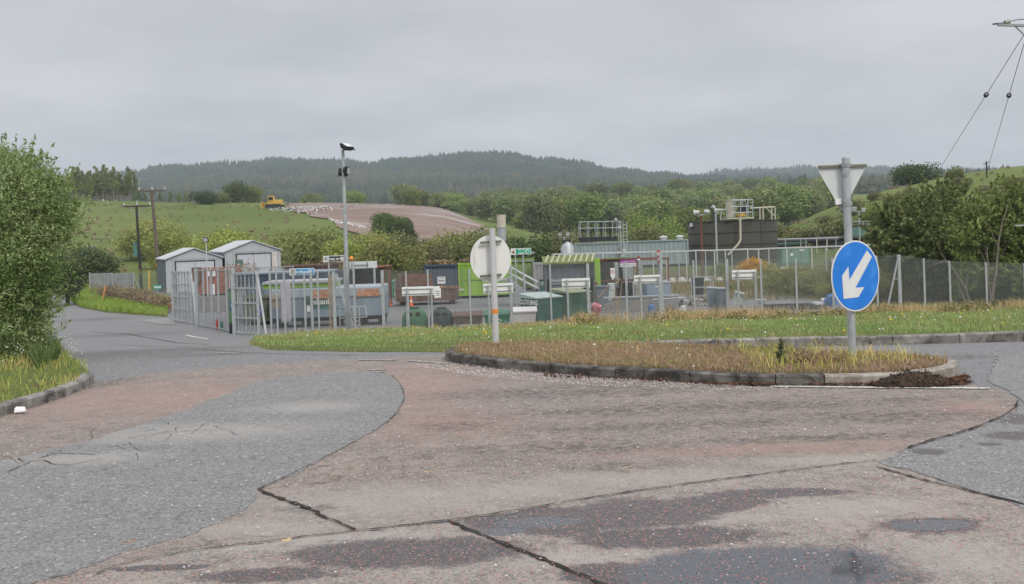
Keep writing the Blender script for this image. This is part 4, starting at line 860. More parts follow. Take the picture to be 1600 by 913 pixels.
# coloured material signs
def swoosh(f, px, py, r, mat, d=-.03):
    c = f.p(px, py); r *= f.k; mb = MB(); n = 14; pts = []
    for i in range(n+1):
        a = R(40)+R(285)*i/n; pts.append((math.cos(a), math.sin(a)))
    for i in range(n):
        (a, b_), (e, h) = pts[i], pts[i+1]; mb.add([(c.x+a*r, d, c.z+b_*r), (c.x+e*r, d, c.z+h*r), (c.x+e*r*.62, d, c.z+h*r*.62), (c.x+a*r*.62, d, c.z+b_*r*.62)], [(0, 3, 2, 1)])
    mb.add([(c.x+r*1.05, d, c.z-r*.1), (c.x+r*.45, d, c.z+r*.2), (c.x+r*1.1, d, c.z+r*.75)], [(0, 2, 1)]); mb.build('recycling_emblem', mat, f.o)
def mat_sign(label, x0, y0, x1, y1, Y, legs, body, lines, pic=None, ts=.75):
    f = Fr('recycling_sign', label, 'sign', Y, legs[0]); mb = MB(); f.box(mb, x0, y0, x1, y1, 0, .03); mb.build('panel', signwhite, f.o)
    xs = x0+(x1-x0)*.25; mb = MB(); f.box(mb, xs, y0+.9, x1-.9, y1-.9, -.006, -.001); mb.build('name_band', body, f.o)
    if pic:
        m_ = {'card': timber, 'metal': galv2, 'heap': M('heap_icon', (.30, .10, .07), .7)}[pic]
        q = {'card': [(.25, .15), (.8, .2), (.85, .75), (.5, .9), (.2, .7)], 'metal': [(.2, .25), (.8, .3), (.7, .8), (.3, .7)], 'heap': [(.15, .2), (.85, .2), (.5, .75)]}[pic]
        poly_from(f, [(x0+(xs-x0)*a, y1-(y1-y0)*b_) for a, b_ in q], -.008, -.001).build('picture', m_, f.o)
    n = len(lines); cx_ = xs+(x1-xs)*.38
    for i, l in enumerate(lines):
        c = f.p(cx_, y0+(y1-y0)*((i+.5)/n if n > 1 else .52)); text(l, (y1-y0)*f.k*(.62 if n == 1 else .42)*ts/.75, signwhite, f.o, (c.x, -.012, c.z), bold=.004)
    swoosh(f, x1-(y1-y0)*.62, (y0+y1)/2, (y1-y0)*.33, signwhite, -.010)
    for lx in legs:
        t_ = f.p(lx, y1-1); mb = MB(); mb.tube((t_.x, .05, -.1), (t_.x, .05, t_.z+.15), .03); mb.build('post', galv, f.o)
    return f
mat_sign('blue sign reading cardboard with a recycling emblem', 452, 419.5, 491, 430, 34.6, (457, 484), bsign, ['cardboard'], 'card')
mat_sign('dark sign reading scrap metal beside the lamp mast', 505, 399.5, 541, 409.5, 35.5, (513, 537), ksign, ['scrap metal'], 'metal', .72)
mat_sign('green sign reading green waste above the stair platform', 798, 388, 830, 398, 46, (805, 817), gsign, ['green', 'waste'], 'heap')
f = Fr('recycling_sign', 'purple topped sign in front of the rusty framed bay', 'sign', 34, 978.5); mb = MB(); f.box(mb, 969, 405.5, 994, 411.5, 0, .03); mb.build('name_band', purple, f.o); mb = MB(); f.box(mb, 969, 411.6, 994, 417, 0, .03); mb.build('panel', whitep, f.o)
mb = MB(); [f.box(mb, a, y, c, y+.9, -.008, -.001) for a, y, c in ((970, 414, 977), (979, 413.5, 984), (985, 414, 993))]; mb.build('printing', ksign, f.o); mb = MB(); f.box(mb, 970.5, 409, 993, 410, -.008, -.001); mb.build('lettering', M('pale_pink', (.7, .45, .65), .5), f.o)
t_ = f.p(978.5, 416); mb = MB(); mb.tube((t_.x, .06, -.1), (t_.x, .06, t_.z), .035); mb.build('post', galv, f.o)
f = Fr('notice', 'white no entry notice with a red ring on the dark bay', 'sign', 46, 957, 428); q = [(953.5, 419), (960.5, 419), (961, 432), (957.5, 438), (954, 432)]; poly_from(f, q, -.03, 0).build('panel', whitep, f.o)
mb = MB(); c = f.p(957.2, 425); rr = .085
for i in range(16): a, b_ = i*math.pi/8, (i+1)*math.pi/8; mb.add([(c.x+math.cos(x)*q, -.034, c.z+math.sin(x)*q) for x, q in ((a, rr), (b_, rr), (b_, rr*.7), (a, rr*.7))], [(0, 3, 2, 1)])
mb.beam((c.x-.05, -.034, c.z+.05), (c.x+.05, -.034, c.z-.05), .015); mb.build('red_ring', redm, f.o)

# ------------------------------------------------------------------ masts and floodlights
def floodlight(parent, c, w_, h_, tilt, yaw=0, mat=black):
    mb = MB(); mb.box(-w_/2, w_/2, -.05, .05, -h_/2, h_/2); mb.box(-w_/2+.02, w_/2-.02, .05, .11, -h_/2+.04, h_/2-.04); o = mb.build('floodlight', mat, parent, bevel=.012); o.location = c; o.rotation_euler = (tilt, 0, yaw)
    mb = MB(); mb.box(-w_/2+.03, w_/2-.03, -.058, -.052, -h_/2+.03, h_/2-.03); mb.build('glass', glass_, o)
    mb = MB(); mb.beam((-w_/2-.02, .02, 0), (-w_/2-.02, .02, -h_*.7), .02); mb.beam((w_/2+.02, .02, 0), (w_/2+.02, .02, -h_*.7), .02); mb.beam((-w_/2-.02, .02, -h_*.7), (w_/2+.02, .02, -h_*.7), .02); mb.build('bracket', black, o)
f = Fr('lamp_mast', 'tall grey steel mast with floodlights by the compactor', 'lamp mast', 33.5, 545); tp = f.p(536.5, 234); mb = MB(); h_ = tp.z; mb.tube((0, 0, -.1), (0, 0, h_), .085, .055, 10)
f.loc = W(535.5, 234, 33.5); f.loc.z = g(f.loc.x, 33.5); f.o.location = f.loc; mb.build('pole', galv, f.o, True)
mb = MB(); mb.tube((0, 0, 0), (0, 0, .7), .11, n=10); mb.build('base_door', galv2, f.o); mb = MB(); mb.beam((-.16, 0, h_-.95), (.16, 0, h_-.95), .06); mb.beam((0, 0, h_-.04), (.12, -.02, h_+.06), .05); mb.build('crossarm', galv2, f.o)
floodlight(f.o, Vector((.16, -.1, h_+.1)), .36, .34, R(-62), R(55)); floodlight(f.o, Vector((-.03, .14, h_-.75)), .3, .26, R(15), R(160)); floodlight(f.o, Vector((.14, -.12, h_-.72)), .26, .26, R(10), R(80))
def mast(label, px, ytop, Y, lamps, r=.05, mat=galv, name='lamp_mast'):
    f = Fr(name, label, 'lamp mast', Y, px); t_ = W(px, ytop, Y); f.loc = Vector((t_.x, Y, g(t_.x, Y))); f.o.location = f.loc; mb = MB(); H = t_.z-f.loc.z; mb.tube((0, 0, -.1), (0, 0, H), r, r*.75, 8); mb.build('pole', mat, f.o)
    if len(lamps) > 1: mb = MB(); mb.beam((-.55*lamps[0][2], 0, H-.05), (.55*lamps[0][2], 0, H-.05), r); mb.build('crossarm', mat, f.o)
    for dx, dz, s, col in lamps: floodlight(f.o, Vector((dx, -.1, H+dz)), .55*s, .5*s, R(20), R(dx*30), col)
    return f, H
mast('slim mast with a small camera between the two sheds', 322, 378, 62, [(0, .15, .6, black)], .05, palegrey)
mast('pole with twin floodlights left of the long grey container', 881, 370, 92, [(-.35, .25, .8, black), (.35, .25, .8, black)], .06)
mast('grey lamp pole standing before the round tank', 1118, 332, 76, [(0, .1, .45, palegrey)], .09)
mast('small lamp pole on the dark building behind the blue sign', 1342, 330, 100, [(-.5, .2, .9, palegrey), (.45, .1, .8, palegrey)], .09)
f, H = mast('tall rust brown pole with white horn lamps before the tank', 1095, 338, 72, [], .10, rust); mb = MB(); mb.tube((-.5, 0, H+.25), (-.1, -.1, H+.3), .22, .1); mb.tube((.25, 0, H+.35), (.6, -.1, H+.25), .12, .2); mb.beam((-.4, 0, H+.1), (.5, 0, H+.1), .06); mb.build('horn_lamp', palegrey, f.o)
f, H = mast('camera mast with white cameras by the generator platform', 969, 345, 90, [(-.4, .1, .5, palegrey)], .07); mb = MB(); [mb.box(a-.15, a+.15, -.3, .1, z_-.1, z_+.1) for a, z_ in ((-.1, H-.6), (.25, H-2.7), (-.2, H-2.9), (.1, H-3.2))]; mb.build('camera', palegrey, f.o)
f = Fr('chequered_post', 'tall grey post with a red and white banded top', 'post', 33.1, 1029.5); t_ = f.p(1029.5, 391); mb = MB(); zt = t_.z; mb.tube((t_.x, .1, -.1), (t_.x, .1, zt-.45), .045); mb.build('pole', galv, f.o)
for k in range(5): mb = MB(); mb.tube((t_.x, .1, zt-.45+k*.09), (t_.x, .1, zt-.36+k*.09), .048); mb.build('band', signwhite if k % 2 else redm, f.o)

# ------------------------------------------------------------------ yard containers and plant
# compactor
f = Fr('compactor', 'long grey waste compactor with lime stripe and flaking orange panels', 'waste compactor', 37.5, 500)
mb = MB(); f.box(mb, 423, 464, 598, 496, 0, 1.9); mb.build('body', steelblue, f.o, bevel=.03)
mb = MB(); f.box(mb, 423, 449.5, 597, 465, -.06, 1.96); mb.build('upper_rail', M('grey_rail', (.33, .38, .42), .6, 0, .12, 2, dirt=(.24, .25, .26), damt=.3, streak=True), f.o, bevel=.05)
mb = MB(); f.box(mb, 410, 442.5, 520, 450, .1, 1.8); mb.build('lime_band', lime, f.o); mb = MB(); f.box(mb, 410, 439.5, 522, 443, 0, 1.9); mb.build('top_rail', galv, f.o)
mb = MB(); f.box(mb, 487, 453, 514, 466.5, -.075, -.062); f.box(mb, 558, 451, 593, 463, -.075, -.062); mb.build('orange_panel', rustpatch, f.o)
mb = MB(); f.box(mb, 487, 466.6, 516, 480, -.03, -.002); mb.build('name_panel', M('dark_green_panel', (.05, .10, .07), .6), f.o); c = f.p(506, 471.5); text('shanks', .30, signwhite, f.o, (c.x, -.04, c.z), bold=.006)
mb = MB(); f.box(mb, 492, 480.5, 541, 481.6, -.035, -.002); mb.build('green_stripe', gsign, f.o); mb = MB(); f.box(mb, 478, 463, 490, 475, -.11, -.063); mb.build('control_box', M('dark_green_box', (.05, .09, .07), .6), f.o)
mb = MB(); f.box(mb, 480, 477, 489, 487, -.04, -.002); mb.build('notice', whitep, f.o)
mb = MB(); [f.box(mb, a, 496, a+5, 506, .1, 1.7, True) for a in (430, 470, 520, 560, 590)]; f.box(mb, 423, 496, 598, 503, .5, 1.5); mb.build('legs_and_gap_fill', darkm, f.o)  # legs, plus a near-black block filling the gap under the body
mb = MB(); [f.box(mb, a, 450, a+1.2, 495, -.07, -.003) for a in (450, 470, 545, 556)]; mb.build('ribs', galv2, f.o)
mb = MB(); f.box(mb, 424, 461, 437, 468, -.09, -.062); f.box(mb, 426, 470, 437, 482, -.02, -.003); mb.build('motor_cover', timber, f.o)
f = Fr('hopper', 'dark blue waste hopper behind the compactor', 'hopper', 41, 455); mb = MB(); f.box(mb, 360, 427, 515, 442, 0, 2, False); mb.build('body', navy, f.o, bevel=.04); mb = MB(); f.box(mb, 360, 425.5, 516, 428, -.05, 2.05); mb.build('rim', steelblue, f.o); mb = MB(); f.box(mb, 370, 442, 380, 495, .2, .6, True); f.box(mb, 500, 442, 506, 495, .2, .6, True); mb.build('legs', galv2, f.o)
f = Fr('tarpaulin_sheet', 'tall pale grey tarpaulin sheet hung in front of the compactor', 'tarpaulin', 36.6, 447); x0, x1, z0, z1 = f.rect(438.5, 438, 454.5, 505); mb = MB(); n = 12
for i in range(n):
    for j in range(14): pass
V = [(x0+(x1-x0)*i/n, .03*math.sin(i*1.9+j*.2), z0+(z1-z0)*j/14) for j in range(15) for i in range(n+1)]; mb.add(V, [(j*(n+1)+i, j*(n+1)+i+1, (j+1)*(n+1)+i+1, (j+1)*(n+1)+i) for j in range(14) for i in range(n)]); o_ = mb.build('sheet', tarp, f.o, True); so_ = o_.modifiers.new('Solidify', 'SOLIDIFY'); so_.thickness = .015
# white handrail and stays beside the mast
f = Fr('handrail', 'white tubular handrail in front of the compactor end', 'handrail', 34.4, 561); mb = MB()
for a, c in (((531, 497.5), (573, 495.5)), ((531, 481), (571, 478.5)), ((571, 478.5), (573.5, 495.5)), ((561, 479), (562, 508)), ((552, 480), (553, 500)), ((531, 481), (531, 510)), ((547, 508), (562, 508))): mb.tube(f.p(*a), f.p(*c), .018, n=6)
mb.build('rails', palegrey, f.o)
f = Fr('step_frame', 'leaning pale steel ladder beside the lamp mast', 'ladder', 34.2, 550); mb = MB(); mb.beam(f.p(523, 428), f.p(552, 509), .05); mb.beam(f.p(523, 428, .4), f.p(543, 508, .4), .04); [mb.beam(f.p(523+29*q, 428+81*q), f.p(523+20*q, 428+80*q, .4), .025) for q in (.15, .3, .45, .6, .75, .9)]; mb.build('frame', palegrey, f.o)
f = Fr('steel_post', 'pair of brown posts left of the lamp mast', 'post', 34, 515); mb = MB(); mb.beam((0, 0, -.1), f.p(513.5, 428), .06); mb.beam((.1, .1, -.1), f.p(516, 428, .1), .05); mb.build('post', timber, f.o)
# open rusty container
f = Fr('open_container', 'rusty brown open topped container behind the compactor', 'container', 49, 575); mb = MB(); f.box(mb, 546, 419, 604, 476, 1.8, 1.9, True); f.box(mb, 546, 419, 549, 476, 0, 1.8, True); f.box(mb, 601.5, 417, 605, 490, -.1, 1.9, True); f.box(mb, 546, 447, 603, 476, 0, .06, True); mb.build('walls', rust, f.o)
mb = MB(); [f.box(mb, a, 419, a+1.3, 447, 1.7, 1.79) for a in (556, 566, 576, 586, 596)]; mb.build('ribs', brownskip, f.o); mb = MB(); f.box(mb, 545, 417, 606, 419.5, -.1, 1.95); mb.build('top_rail', rust, f.o); mb = MB(); f.box(mb, 604.2, 420, 606, 488, -.16, -.1); mb.build('green_edge', M('dark_green_edge', (.03, .08, .03), .7), f.o)
f = Fr('steel_cage', 'dark slatted steel cage left of the lamp mast top', 'cage', 44, 530); mb = MB(); [f.box(mb, a, 424, a+1.2, 446, 0, .05) for a in np.arange(523, 546, 3)]; f.box(mb, 522, 423, 546, 424.6, -.02, .07); mb.build('bars', gunmetal, f.o); mb = MB(); f.box(mb, 522, 424, 546, 470, 1.0, 1.05, True); mb.build('back_panel', darkm, f.o)
f = Fr('sign_board', 'grey board with steel channels above the rusty container', 'sign', 42, 552); mb = MB(); f.box(mb, 546, 408.5, 589, 419.5, 0, .03); mb.build('board', backgrey, f.o); mb = MB(); f.box(mb, 549, 413.5, 575, 415, -.04, -.002); f.box(mb, 573, 409, 575, 419, -.04, -.002); mb.build('rail', galv2, f.o); mb = MB(); mb.tube((0, .06, -.1), f.p(552, 409, .06), .05); t_ = f.p(584, 409, .06); mb.tube((t_.x, .06, -.1), t_, .05); mb.build('post', galv, f.o)
f = Fr('warning_lamp', 'small orange warning disc above the grey board', 'lamp', 41.5, 549, 405); mb = MB(); mb.lathe([(.0, -.08), (.08, -.04), (.1, .03), (.06, .1), (0, .12)], 10); mb.build('lens', orange, f.o, True); mb = MB(); mb.tube((0, 0, -.5), (0, 0, -.08), .02); mb.build('stem', galv2, f.o)
# rubble heap behind
f = Fr('rubble_heap', 'long brown heap of rubble and brash behind the compactor', 'rubble heap', 66, 480); C, d = lobepts([((x_, random.uniform(-1, 1), .8+.5*math.sin(x_*.9)), random.uniform(1.2, 1.7), .75) for x_ in np.arange(-4.5, 4.5, .8)], 7000, .6); C[:, 2] = np.maximum(C[:, 2], 0); leaves('brash', C, .07, .6, L_brown, f.o, d, .5)
mb = MB(); mb.lathe([(5.2, -.2), (4.6, .6), (3, 1.2), (.5, 1.6)], 18); o_ = mb.build('earth', M('heap_soil', (.17, .10, .075), .95, var=.35, scale=2, bump=.6), f.o, True); o_.scale = (1, .35, 1)
# brown open skip
f = Fr('open_skip', 'brown rusty open skip with a high left end', 'skip', 50, 665); x0, x1, zb, zt = f.rect(618, 452, 714, 473); mb = MB(); D = 2.0; zlow = .18
for (a, c, z_) in ((0, .05, zt), (D-.05, D, zt)): mb.box(x0, x1, a, c, zlow, z_)
mb.box(x0, x1, .05, D-.05, zlow, zlow+.08); mb.box(x1-.06, x1, .05, D-.05, zlow, zt); mb.build('body', brownskip, f.o)
q = [f.p(*p_) for p_ in ((617.5, 452), (621, 431), (668, 430), (672, 452))]; mb = MB(); mb.prism([(p_.x, p_.z) for p_ in q], D-.05, D); mb.build('back_wall', rust, f.o)
q1 = [f.p(*p_) for p_ in ((617, 452), (620, 431), (622, 431), (622, 452))]; mb = MB(); mb.prism([(p_.x, p_.z) for p_ in q1], 0, D-.05); mb.build('end_wall', brownskip, f.o)
mb = MB(); [f.box(mb, a, 452, a+1.6, 473, -.05, -.002) for a in (624, 640, 656, 672, 688, 704)]; f.box(mb, 617, 450.5, 715, 453, -.06, .06); mb.build('ribs', rust, f.o)
mb = MB(); [mb.tube((x_, .2, .12), (x_, 1.8, .12), .13) for x_ in (x0+.3, x1-.3)]; mb.build('roller', black, f.o)
C, d = lobepts([((x_, 1, zt-.1), .35, .6) for x_ in (.6, 1.0, 1.4)], 500, .1); leaves('waste', C, .07, .7, L_brown, f.o)
# navy and lime containers
def container(label, x0, y0, x1, Y, mat, depth=2.4, pitch=.3, ribs=None, name='container', posts=True, mat2=None):
    f = Fr(name, label, 'container', Y, (x0+x1)/2); a, c, z0, z1 = f.rect(x0, y0, x1, y0+10); z0 = .12; mb = MB()
    if ribs is None: mb.corr(a+.08, c-.08, .02, z0+.12, z1-.1, pitch, .05); mb.box(a+.03, c-.03, .11, depth, z0+.05, z1-.04)
    else: mb.box(a+.03, c-.03, .03, depth, z0+.05, z1-.04)
    mb.build('wall_panel', mat, f.o); mb = MB(); m2 = mat2 or mat
    mb.box(a, c, -.015, .06, z1-.12, z1); mb.box(a, c, -.015, .06, z0, z0+.13); mb.box(a, a+.1, -.02, .07, z0, z1+.003); mb.box(c-.1, c, -.02, .07, z0, z1+.003); mb.box(a, a+.1, depth-.1, depth+.02, z0, z1+.003)
    mb.box(a-.01, a+.06, 0, depth, z1-.12, z1-.003); mb.box(c-.06, c+.01, 0, depth, z1-.12, z1-.003); mb.build('frame', m2, f.o)
    if ribs:
        mb = MB(); [mb.box(a+(c-a)*q-.04, a+(c-a)*q+.04, -.04, .029, z0+.13, z1-.12) for q in ribs]; mb.box(a+.1, c-.1, -.03, .028, (z0+z1)/2-.04, (z0+z1)/2+.04); mb.build('ribs', m2, f.o)
    mb = MB(); [mb.box(x_-.12, x_+.12, .2, depth-.2, -.05, z0+.04) for x_ in (a+.3, c-.3)]; mb.build('skid', darkm, f.o); return f, (a, c, z0, z1)
f, (a, c, z0, z1) = container('navy blue waste container with a white square label', 663, 413.5, 714, 55, navy, pitch=.24); mb = MB(); f.box(mb, 683.5, 432.5, 696, 443.5, -.03, -.021); mb.build('label', whitep, f.o); q = f.p(689.7, 438.5); text('Shanks', .125, ksign, f.o, (q.x, -.035, q.z), bold=.004)
mb = MB(); f.box(mb, 685, 434.2, 695, 435.1, -.034, -.031); mb.build('printing', ksign, f.o)
C, d = lobepts([((x_, 1.1, z1), .3, .7) for x_ in np.arange(a+.3, c-.2, .28)], 900, .1); leaves('waste', C, .08, .7, L_brown, f.o)
f, (a, c, z0, z1) = container('bright lime green waste container behind the round sign', 715.5, 410, 800, 55, lime, ribs=(.19, .45, .72)); mb = MB(); f.box(mb, 718, 451, 724, 454, -.045, -.031); mb.build('sticker', whitep, f.o); mb = MB(); [mb.tube((x_, -.03, .3), (x_, -.03, z1-.2), .025) for x_ in (a+.18, a+.28)]; mb.build('locking_bar', lime, f.o)
C, d = lobepts([((x_, 1.1, z1), .28, .7) for x_ in np.arange(a+.2, c-.2, .3)], 900, .1); leaves('waste', C, .08, .7, L_brown, f.o)
f, bb = container('lime green container with grey rails behind the stair', 796, 404, 834, 62, limed, ribs=(.3, .62)); mb = MB(); f.box(mb, 796, 394, 835, 397, -.2, .2); f.box(mb, 796, 407, 834, 409, -.08, -.03); mb.build('cover_rail', galv2, f.o)
f, bb = container('plain pale grey container end beside the shelter', 833, 411, 852, 60, M('worn_grey_paint', (.30, .30, .30), .7, 0, .15, 2), pitch=.2)
# stair platform
f = Fr('stair_platform', 'grey steel steps with handrails beside the lime container', 'steps', 47, 810); D = 1.1
mb = MB(); x0, x1, z0, z1 = f.rect(772, 437, 798, 440); mb.box(x0, x1, 0, D, z0, z1); mb.build('deck', galv2, f.o)
for d_ in (0, D):
    mb = MB(); mb.beam(f.p(792, 436, d_), f.p(832, 472, d_), .05, .22); mb.build('stringer', galv2, f.o)
    mb = MB(); mb.tube(f.p(797, 418, d_), f.p(843, 443, d_), .03, n=6); mb.tube(f.p(794, 427, d_), f.p(843, 453, d_), .03, n=6); mb.tube(f.p(774, 416, d_), f.p(797, 418, d_), .03, n=6); mb.tube(f.p(843, 443, d_), f.p(843, 470, d_), .03, n=6); mb.tube(f.p(797, 418, d_), f.p(798, 437, d_), .03, n=6); mb.tube(f.p(820, 431, d_), f.p(821, 462, d_), .03, n=6); mb.build('handrail', galv, f.o)
for k in range(8): q0 = f.p(795+k*4.6, 438.5+k*4.1, .04); mb = MB(); mb.box(q0.x, q0.x+.22, .04, D-.04, q0.z-.03, q0.z); mb.build('tread', galv2, f.o)
for x_ in (774, 797): q0 = f.p(x_, 440, .06); mb = MB(); mb.beam(q0, (q0.x, .06, -.1), .08); mb.build('leg', galv2, f.o)
f = Fr('wheelie_bin', 'dark green wheelie bin with a white emblem at the foot of the steps', 'wheelie bin', 46.5, 847); x0, x1, z0, z1 = f.rect(843, 437, 851, 460); q = [(x0+.03, .1), (x1-.03, .1), (x1, z1-.05), (x0, z1-.05)]; mb = MB(); mb.prism(q, 0, .32); mb.build('body', binD, f.o); mb = MB(); mb.box(x0-.02, x1+.02, -.04, .36, z1-.048, z1); mb.build('lid', black, f.o); [MB().tube((x_, .3, .09), (x_+.04, .3, .09), .09, n=10).build('wheel', black, f.o) for x_ in (x0, x1-.04)]; swoosh(f, 847, 443, 2.2, signwhite, -.012)
# mossy-roofed shelter
f = Fr('shelter', 'blue grey corrugated shelter with a mossy ribbed roof', 'shelter', 48, 890); x0, x1, zc, zt = f.rect(851, 412, 929, 436); D = 2.6
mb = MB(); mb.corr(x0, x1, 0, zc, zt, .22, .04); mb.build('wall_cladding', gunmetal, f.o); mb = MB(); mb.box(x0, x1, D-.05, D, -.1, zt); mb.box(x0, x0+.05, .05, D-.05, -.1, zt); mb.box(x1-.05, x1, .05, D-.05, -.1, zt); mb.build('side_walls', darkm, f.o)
mb = MB(); mb.box(x0, x1, -.02, .02, -.05, .5); mb.build('kick_panel', brownskip, f.o); [MB().box(x_, x_+.09, -.04, .05, -.1, zt).build('post', gunmetal, f.o) for x_ in (x0, x0+.62, (x0+x1)/2, x1-.09)]
zr = f.p(890, 403).z; mb = MB(); mb.add([(x0-.08, -.25, zt-.02), (x1+.08, -.25, zt-.02), (x1+.08, 1.1, zr), (x0-.08, 1.1, zr), (x0-.08, -.25, zt+.06), (x1+.08, -.25, zt+.06), (x1+.08, 1.1, zr+.08), (x0-.08, 1.1, zr+.08), (x0-.08, D, zr-.1), (x1+.08, D, zr-.1)], [(0, 1, 5, 4), (4, 5, 6, 7), (0, 4, 7, 3), (1, 2, 6, 5), (7, 6, 9, 8), (3, 2, 1, 0)]); mb.build('roof', moss, f.o)
for k in range(9): x_ = x0+(x1-x0)*(k+.1)/8.6; MB().beam((x_, -.27, zt+.07), (x_+.22, 1.1, zr+.1), .08).build('roof_rib', mossrib, f.o)
q = f.p(869, 438.2); mb = MB(); f.box(mb, 861, 435, 879, 442, -.06, -.03); mb.build('name_panel', gunmetal, f.o); text('Shanks', .19, signwhite, f.o, (q.x, -.07, q.z))
f = Fr('wall_pipe', 'white bent pipe end under the white board by the shelter', 'pipe', 44, 906, 452); mb = MB(); mb.tube(f.p(898, 458), f.p(908, 449), .035); mb.tube(f.p(908, 449), f.p(909, 460), .035); mb.build('pipe', palegrey, f.o)
# rusty framed bay
f = Fr('storage_bay', 'open storage bay with rusty beams and a lime green end post', 'storage bay', 47, 985); x0, x1, zb, zt = f.rect(930, 406, 1045, 440); D = 3
mb = MB(); f.box(mb, 930, 404, 938, 441, 0, .5, True); mb.build('end_post', lime, f.o); mb = MB(); f.box(mb, 938, 404, 1046, 407.5, 0, .15); mb.box(x0, x1, D, D+.15, zt-.15, zt); mb.build('beam', rust, f.o); mb = MB(); f.box(mb, 1043.5, 406, 1046, 468, 0, .12, True); f.box(mb, 995, 407, 998, 466, 0, .12, True); f.box(mb, 930, 441, 934, 470, -.05, -.005, True); mb.build('post', rust, f.o)
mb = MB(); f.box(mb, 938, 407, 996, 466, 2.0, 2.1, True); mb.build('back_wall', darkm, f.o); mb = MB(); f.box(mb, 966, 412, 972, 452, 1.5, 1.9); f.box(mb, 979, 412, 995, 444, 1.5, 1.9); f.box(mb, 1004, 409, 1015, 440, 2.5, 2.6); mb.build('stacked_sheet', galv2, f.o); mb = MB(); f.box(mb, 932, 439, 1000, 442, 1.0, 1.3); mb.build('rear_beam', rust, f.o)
mb = MB(); f.box(mb, 945, 403, 985, 405, -.1, .2); mb.build('moss_cap', moss, f.o)
f = Fr('steel_box', 'plain blue grey steel box inside the rusty framed bay', 'container', 46, 1026); mb = MB(); f.box(mb, 1008, 441.5, 1045, 468, -.6, 1, True); mb.build('body', M('blue_grey_box', (.24, .30, .37), .6, 0, .1, 1.2, dirt=(.20, .18, .15), damt=.28, streak=True), f.o, bevel=.02); mb = MB(); f.box(mb, 1007, 440.4, 1046, 441.8, -.63, 1.02); mb.build('lid', galv2, f.o)
f = Fr('old_fridge', 'pale old fridge standing in the dark bay', 'fridge', 45, 956); mb = MB(); f.box(mb, 951, 443, 961, 454, 0, .5); f.box(mb, 951, 454.4, 961, 468, 0, .5, True); mb.build('body', M('old_white_enamel', (.42, .46, .42), .5, 0, .15, 4, dirt=(.3, .28, .2), damt=.3), f.o, bevel=.02); mb = MB(); f.box(mb, 952, 446, 952.8, 451, -.03, -.001); mb.build('handle', galv2, f.o)
f = Fr('old_cabinet', 'cream and grey scrap cabinet under the white board', 'cabinet', 44, 998); mb = MB(); f.box(mb, 993, 443, 1002, 466, 0, .5, True); mb.build('body', M('cream_scrap', (.30, .29, .23), .7, 0, .3, 5), f.o, bevel=.02); mb = MB(); f.box(mb, 994, 452, 1001, 452.8, -.01, -.001); mb.build('seam', ksign, f.o)
f = Fr('beacon_box', 'small red and white box on the beam beside the purple sign', 'beacon', 46.9, 998, 403); mb = MB(); f.box(mb, 996, 401, 1000, 404.5, 0, .12); mb.build('top', M('brick_red', (.30, .06, .04), .6), f.o); mb = MB(); f.box(mb, 996, 404.6, 1000, 407, -.02, .1); mb.build('base', whitep, f.o)
f = Fr('low_barrier', 'long low grey concrete barrier in front of the storage bay', 'barrier', 40, 1000); q = [f.p(*p_) for p_ in ((944, 474), (950, 467), (1000, 464), (1058, 463), (1060, 467), (1010, 468), (1000, 474))]; x0, x1, z0, z1 = f.rect(945, 464, 1060, 470); mb = MB(); mb.prism([(x0, -.1), (x1, -.1), (x1, z1), (x0+.5, z1), (x0, z1-.25)], 0, .3); mb.build('wall', m_conc, f.o, bevel=.02)
mb = MB(); f.box(mb, 944, 463, 1061, 465.2, -.05, .35); mb.build('cap', galv2, f.o)

# recycling banks and bins along the fence
def igloo(label, px, x0, x1, ytop, mat, Y=34.6):
    f = Fr('bottle_bank', label, 'bottle bank', Y, px, group='igloo bottle banks'); r_ = (x1-x0)/2*f.k; H = f.p(px, ytop).z
    mb = MB(); mb.lathe([(r_*.9, -.05), (r_, .08), (r_*.98, H*.5), (r_*.86, H*.72), (r_*.6, H*.88), (r_*.4, H*.93)], 20); mb.build('shell', mat, f.o, True); mb = MB(); mb.lathe([(r_*.38, H*.9), (r_*.4, H*.97), (r_*.3, H), (0.01, H)], 14); mb.build('cap', black, f.o)
    for a in (-1.9, -1.2): mb = MB(); mb.tube((math.cos(a)*r_*.82, math.sin(a)*r_*.82, H*.7), (math.cos(a)*r_*.94, math.sin(a)*r_*.94, H*.68), .09, n=12); mb.build('bottle_hole', black, f.o)
    return f
igloo('green domed bottle bank behind the verge fence', 647, 627, 668, 480, igG); igloo('dark grey domed bottle bank right of the green one', 689, 670, 708, 480, igD)
